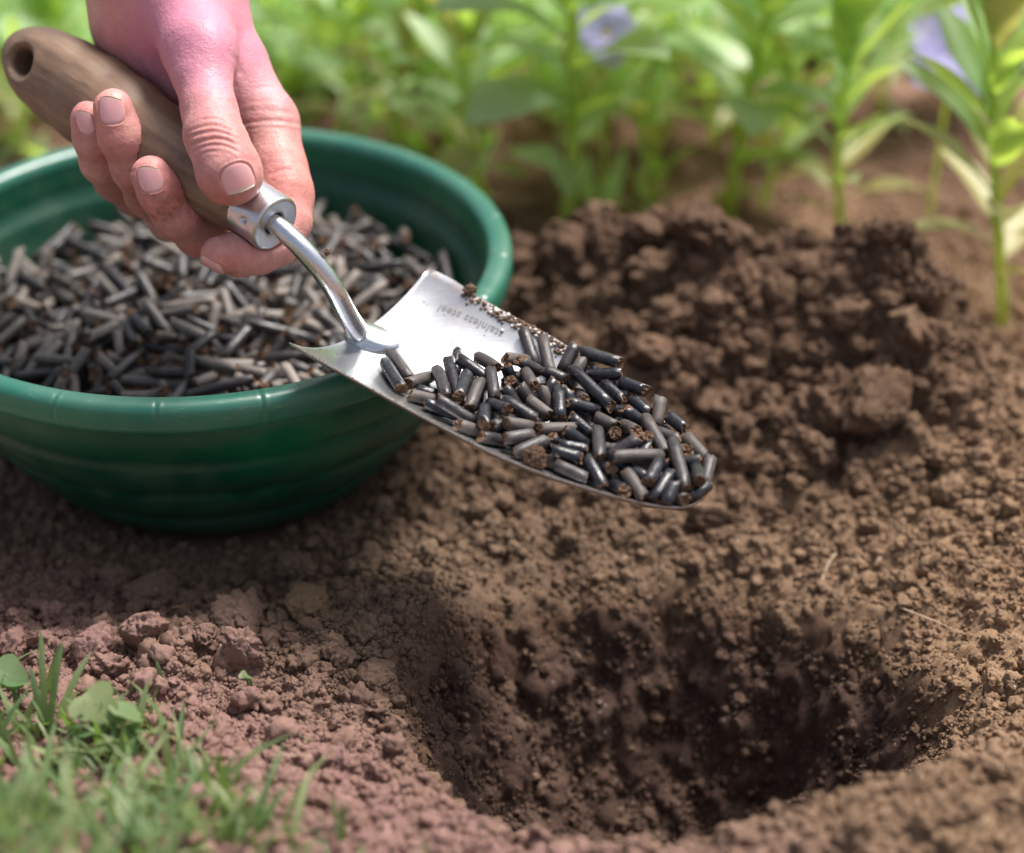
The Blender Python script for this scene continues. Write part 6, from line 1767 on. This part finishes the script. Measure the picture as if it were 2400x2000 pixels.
def weed(px, py, leaves, label, seed):
    b = on_ground(px, py, 0.02); b = np.array([b[0], b[1], float(ground_z(b[0], b[1]))])
    root = empty('weed', b, label=label, cat='weed')
    db = pix(b)[2]
    for k, (lx, ly, r, az) in enumerate(leaves):
        c = at(lx, ly, db - 0.006) - b
        V = [(0, 0, 0)]; F = []
        for j in range(15):
            t = 2 * math.pi * j / 15; rr = r * (1 - 0.35 * abs(math.cos(1.5 * t)) ** 3)
            V.append((rr * math.cos(t), rr * math.sin(t) * 0.9, 0.12 * r * math.cos(2 * t)))
        for j in range(15): F.append((0, 1 + j, 1 + (j + 1) % 15))
        o = obj('leaf', mesh_from('leaf', V, F, [M_GRASS]), root, c, (0.5, 0.15 * k - 0.2, az))
        v, f = tube(spline([(0, 0, -0.001), c * 0.5 + np.array([0.001, 0, 0.001]), c], 6), 0.0005, 6)
        obj('stem', mesh_from('stem', v, f, [M_GRASS]), root)
weed(270, 1770, [(225, 1650, .0095, 0.3), (300, 1668, .0075, 2.2), (205, 1710, .0065, 4.0)], 'broad leaved weed with pale green leaves behind the short grass', 1)
weed(30, 1640, [(15, 1580, .0085, 0.6), (40, 1600, .006, 3.0)], 'dark green weed leaf cut by the left edge', 3)
weed(580, 1610, [(570, 1582, .0020, 0.6), (585, 1588, .0017, 2.4)], 'tiny green sprout between crumbs in the middle of the near soil', 4)

# far lawn and undergrowth
n = 24000
x = rs.uniform(-1.0, 1.1, n); y = 0.40 + 1.9 * rs.rand(n) ** 1.4
k = (y > 0.43 + 0.07 * vnoise(x * 7, x * 0, seed=4) + np.where((x > .25) & (x < .42), 0.02, 0)) 
x, y = x[k], y[k]
blades('lawn_grass', x, y, rs.uniform(0.02, 0.06, len(x)), rs.uniform(0.003, 0.006, len(x)), M_LAWN, 'bright blurred lawn behind the flower bed', 2, lean=1.3)
n = 600
x = rs.uniform(-0.5, 0.6, n); y = rs.uniform(0.20, 0.46, n)
k = (vnoise(x * 16, y * 16, seed=23) > 0.15) | ((x < -0.02) & (rs.rand(n) < .5)); k &= ~((x > 0.20) & (x < 0.36) & (y < 0.42))
x, y = x[k], y[k]
blades('undergrowth', x, y, rs.uniform(0.012, 0.045, len(x)), rs.uniform(0.006, 0.014, len(x)), M_LEAF, 'low young leaves sprouting between the seedlings', 3, lean=1.5)
lawn = tag(obj('lawn', mesh_from('lawn', [(-60, .46, .012), (60, .46, .012), (60, 60, .02), (-60, 60, .02)], [(0, 1, 2, 3)], [plain('lawn_ground', (0.07, 0.15, 0.03), 0.9, 0.5, 30)])), 'green ground of the lawn beyond the bed', kind='structure')

# ------------------------------------------------------------------ roots and straws lying on the soil
def fibre(pts, r, mat, label, name='root_fibre', lift=0.0012):
    W = []
    for (px, py, dz) in pts:
        p = on_ground(px, py, 0.01)
        for _ in range(7):
            p = on_ground(px, py, float(ground_z(p[0], p[1])) + lift + dz)
        W.append(p)
    C_ = spline(W, 16)
    v, f = tube(C_, np.linspace(r, r * 0.5, 16), 7)
    tag(obj(name, mesh_from(name, v, f, [mat])), label, 'root')
fibre([(465, 1326, .006), (478, 1352, .004), (492, 1392, 0)], .00022, M_ROOTD, 'thin curved rootlet standing up from the soil in front of the bowl')
fibre([(478, 1398, 0), (520, 1388, .004), (560, 1396, .003), (600, 1418, 0)], .00028, M_ROOTD, 'brown rootlet arching over a pale clod, left of the ochre clod')
fibre([(390, 1440, 0), (405, 1425, .006), (440, 1420, .003), (462, 1418, 0)], .0003, M_ROOTD, 'reddish curled rootlet above the broad crumbly clod')
fibre([(1958, 1298, .003), (1940, 1325, .002), (1925, 1365, 0)], .0005, M_ROOT, 'white bent root bit on the slope right of the trowel tip')
fibre([(2078, 1300, .002), (2058, 1312, .002), (2042, 1330, 0)], .0005, M_ROOT, 'pale root bit right of the white bent one')
fibre([(2108, 1424, 0), (2150, 1440, .003), (2200, 1460, .002), (2238, 1478, 0)], .00038, M_ROOT, 'long tan rootlet on the right slope above the hole')
fibre([(1075, 1765, .004), (1085, 1790, .003), (1105, 1812, 0)], .0004, M_ROOT, 'short root hooked over the near left lip of the hole')
fibre([(1130, 1812, 0), (1180, 1822, .003), (1222, 1852, 0)], .00032, M_ROOTD, 'reddish rootlet along the near lip of the hole')
fibre([(2118, 1692, 0), (2145, 1703, .002), (2172, 1712, 0)], .0005, M_ROOT, 'yellowish straw bit at the right edge of the hole')
fibre([(1462, 1308, .001), (1480, 1306, .001), (1500, 1310, 0)], .0006, M_ROOT, 'pale straw bit on the back slope of the hole')
fibre([(690, 1715, 0), (712, 1730, .002), (730, 1738, .002)], .0005, M_GRASS, 'dry green stalk bit among the pink crumbs', 'stalk')
fibre([(600, 1762, .001), (680, 1772, .004), (780, 1768, 0)], .0004, M_ROOT, 'long straw lying across the near pink soil', 'straw')
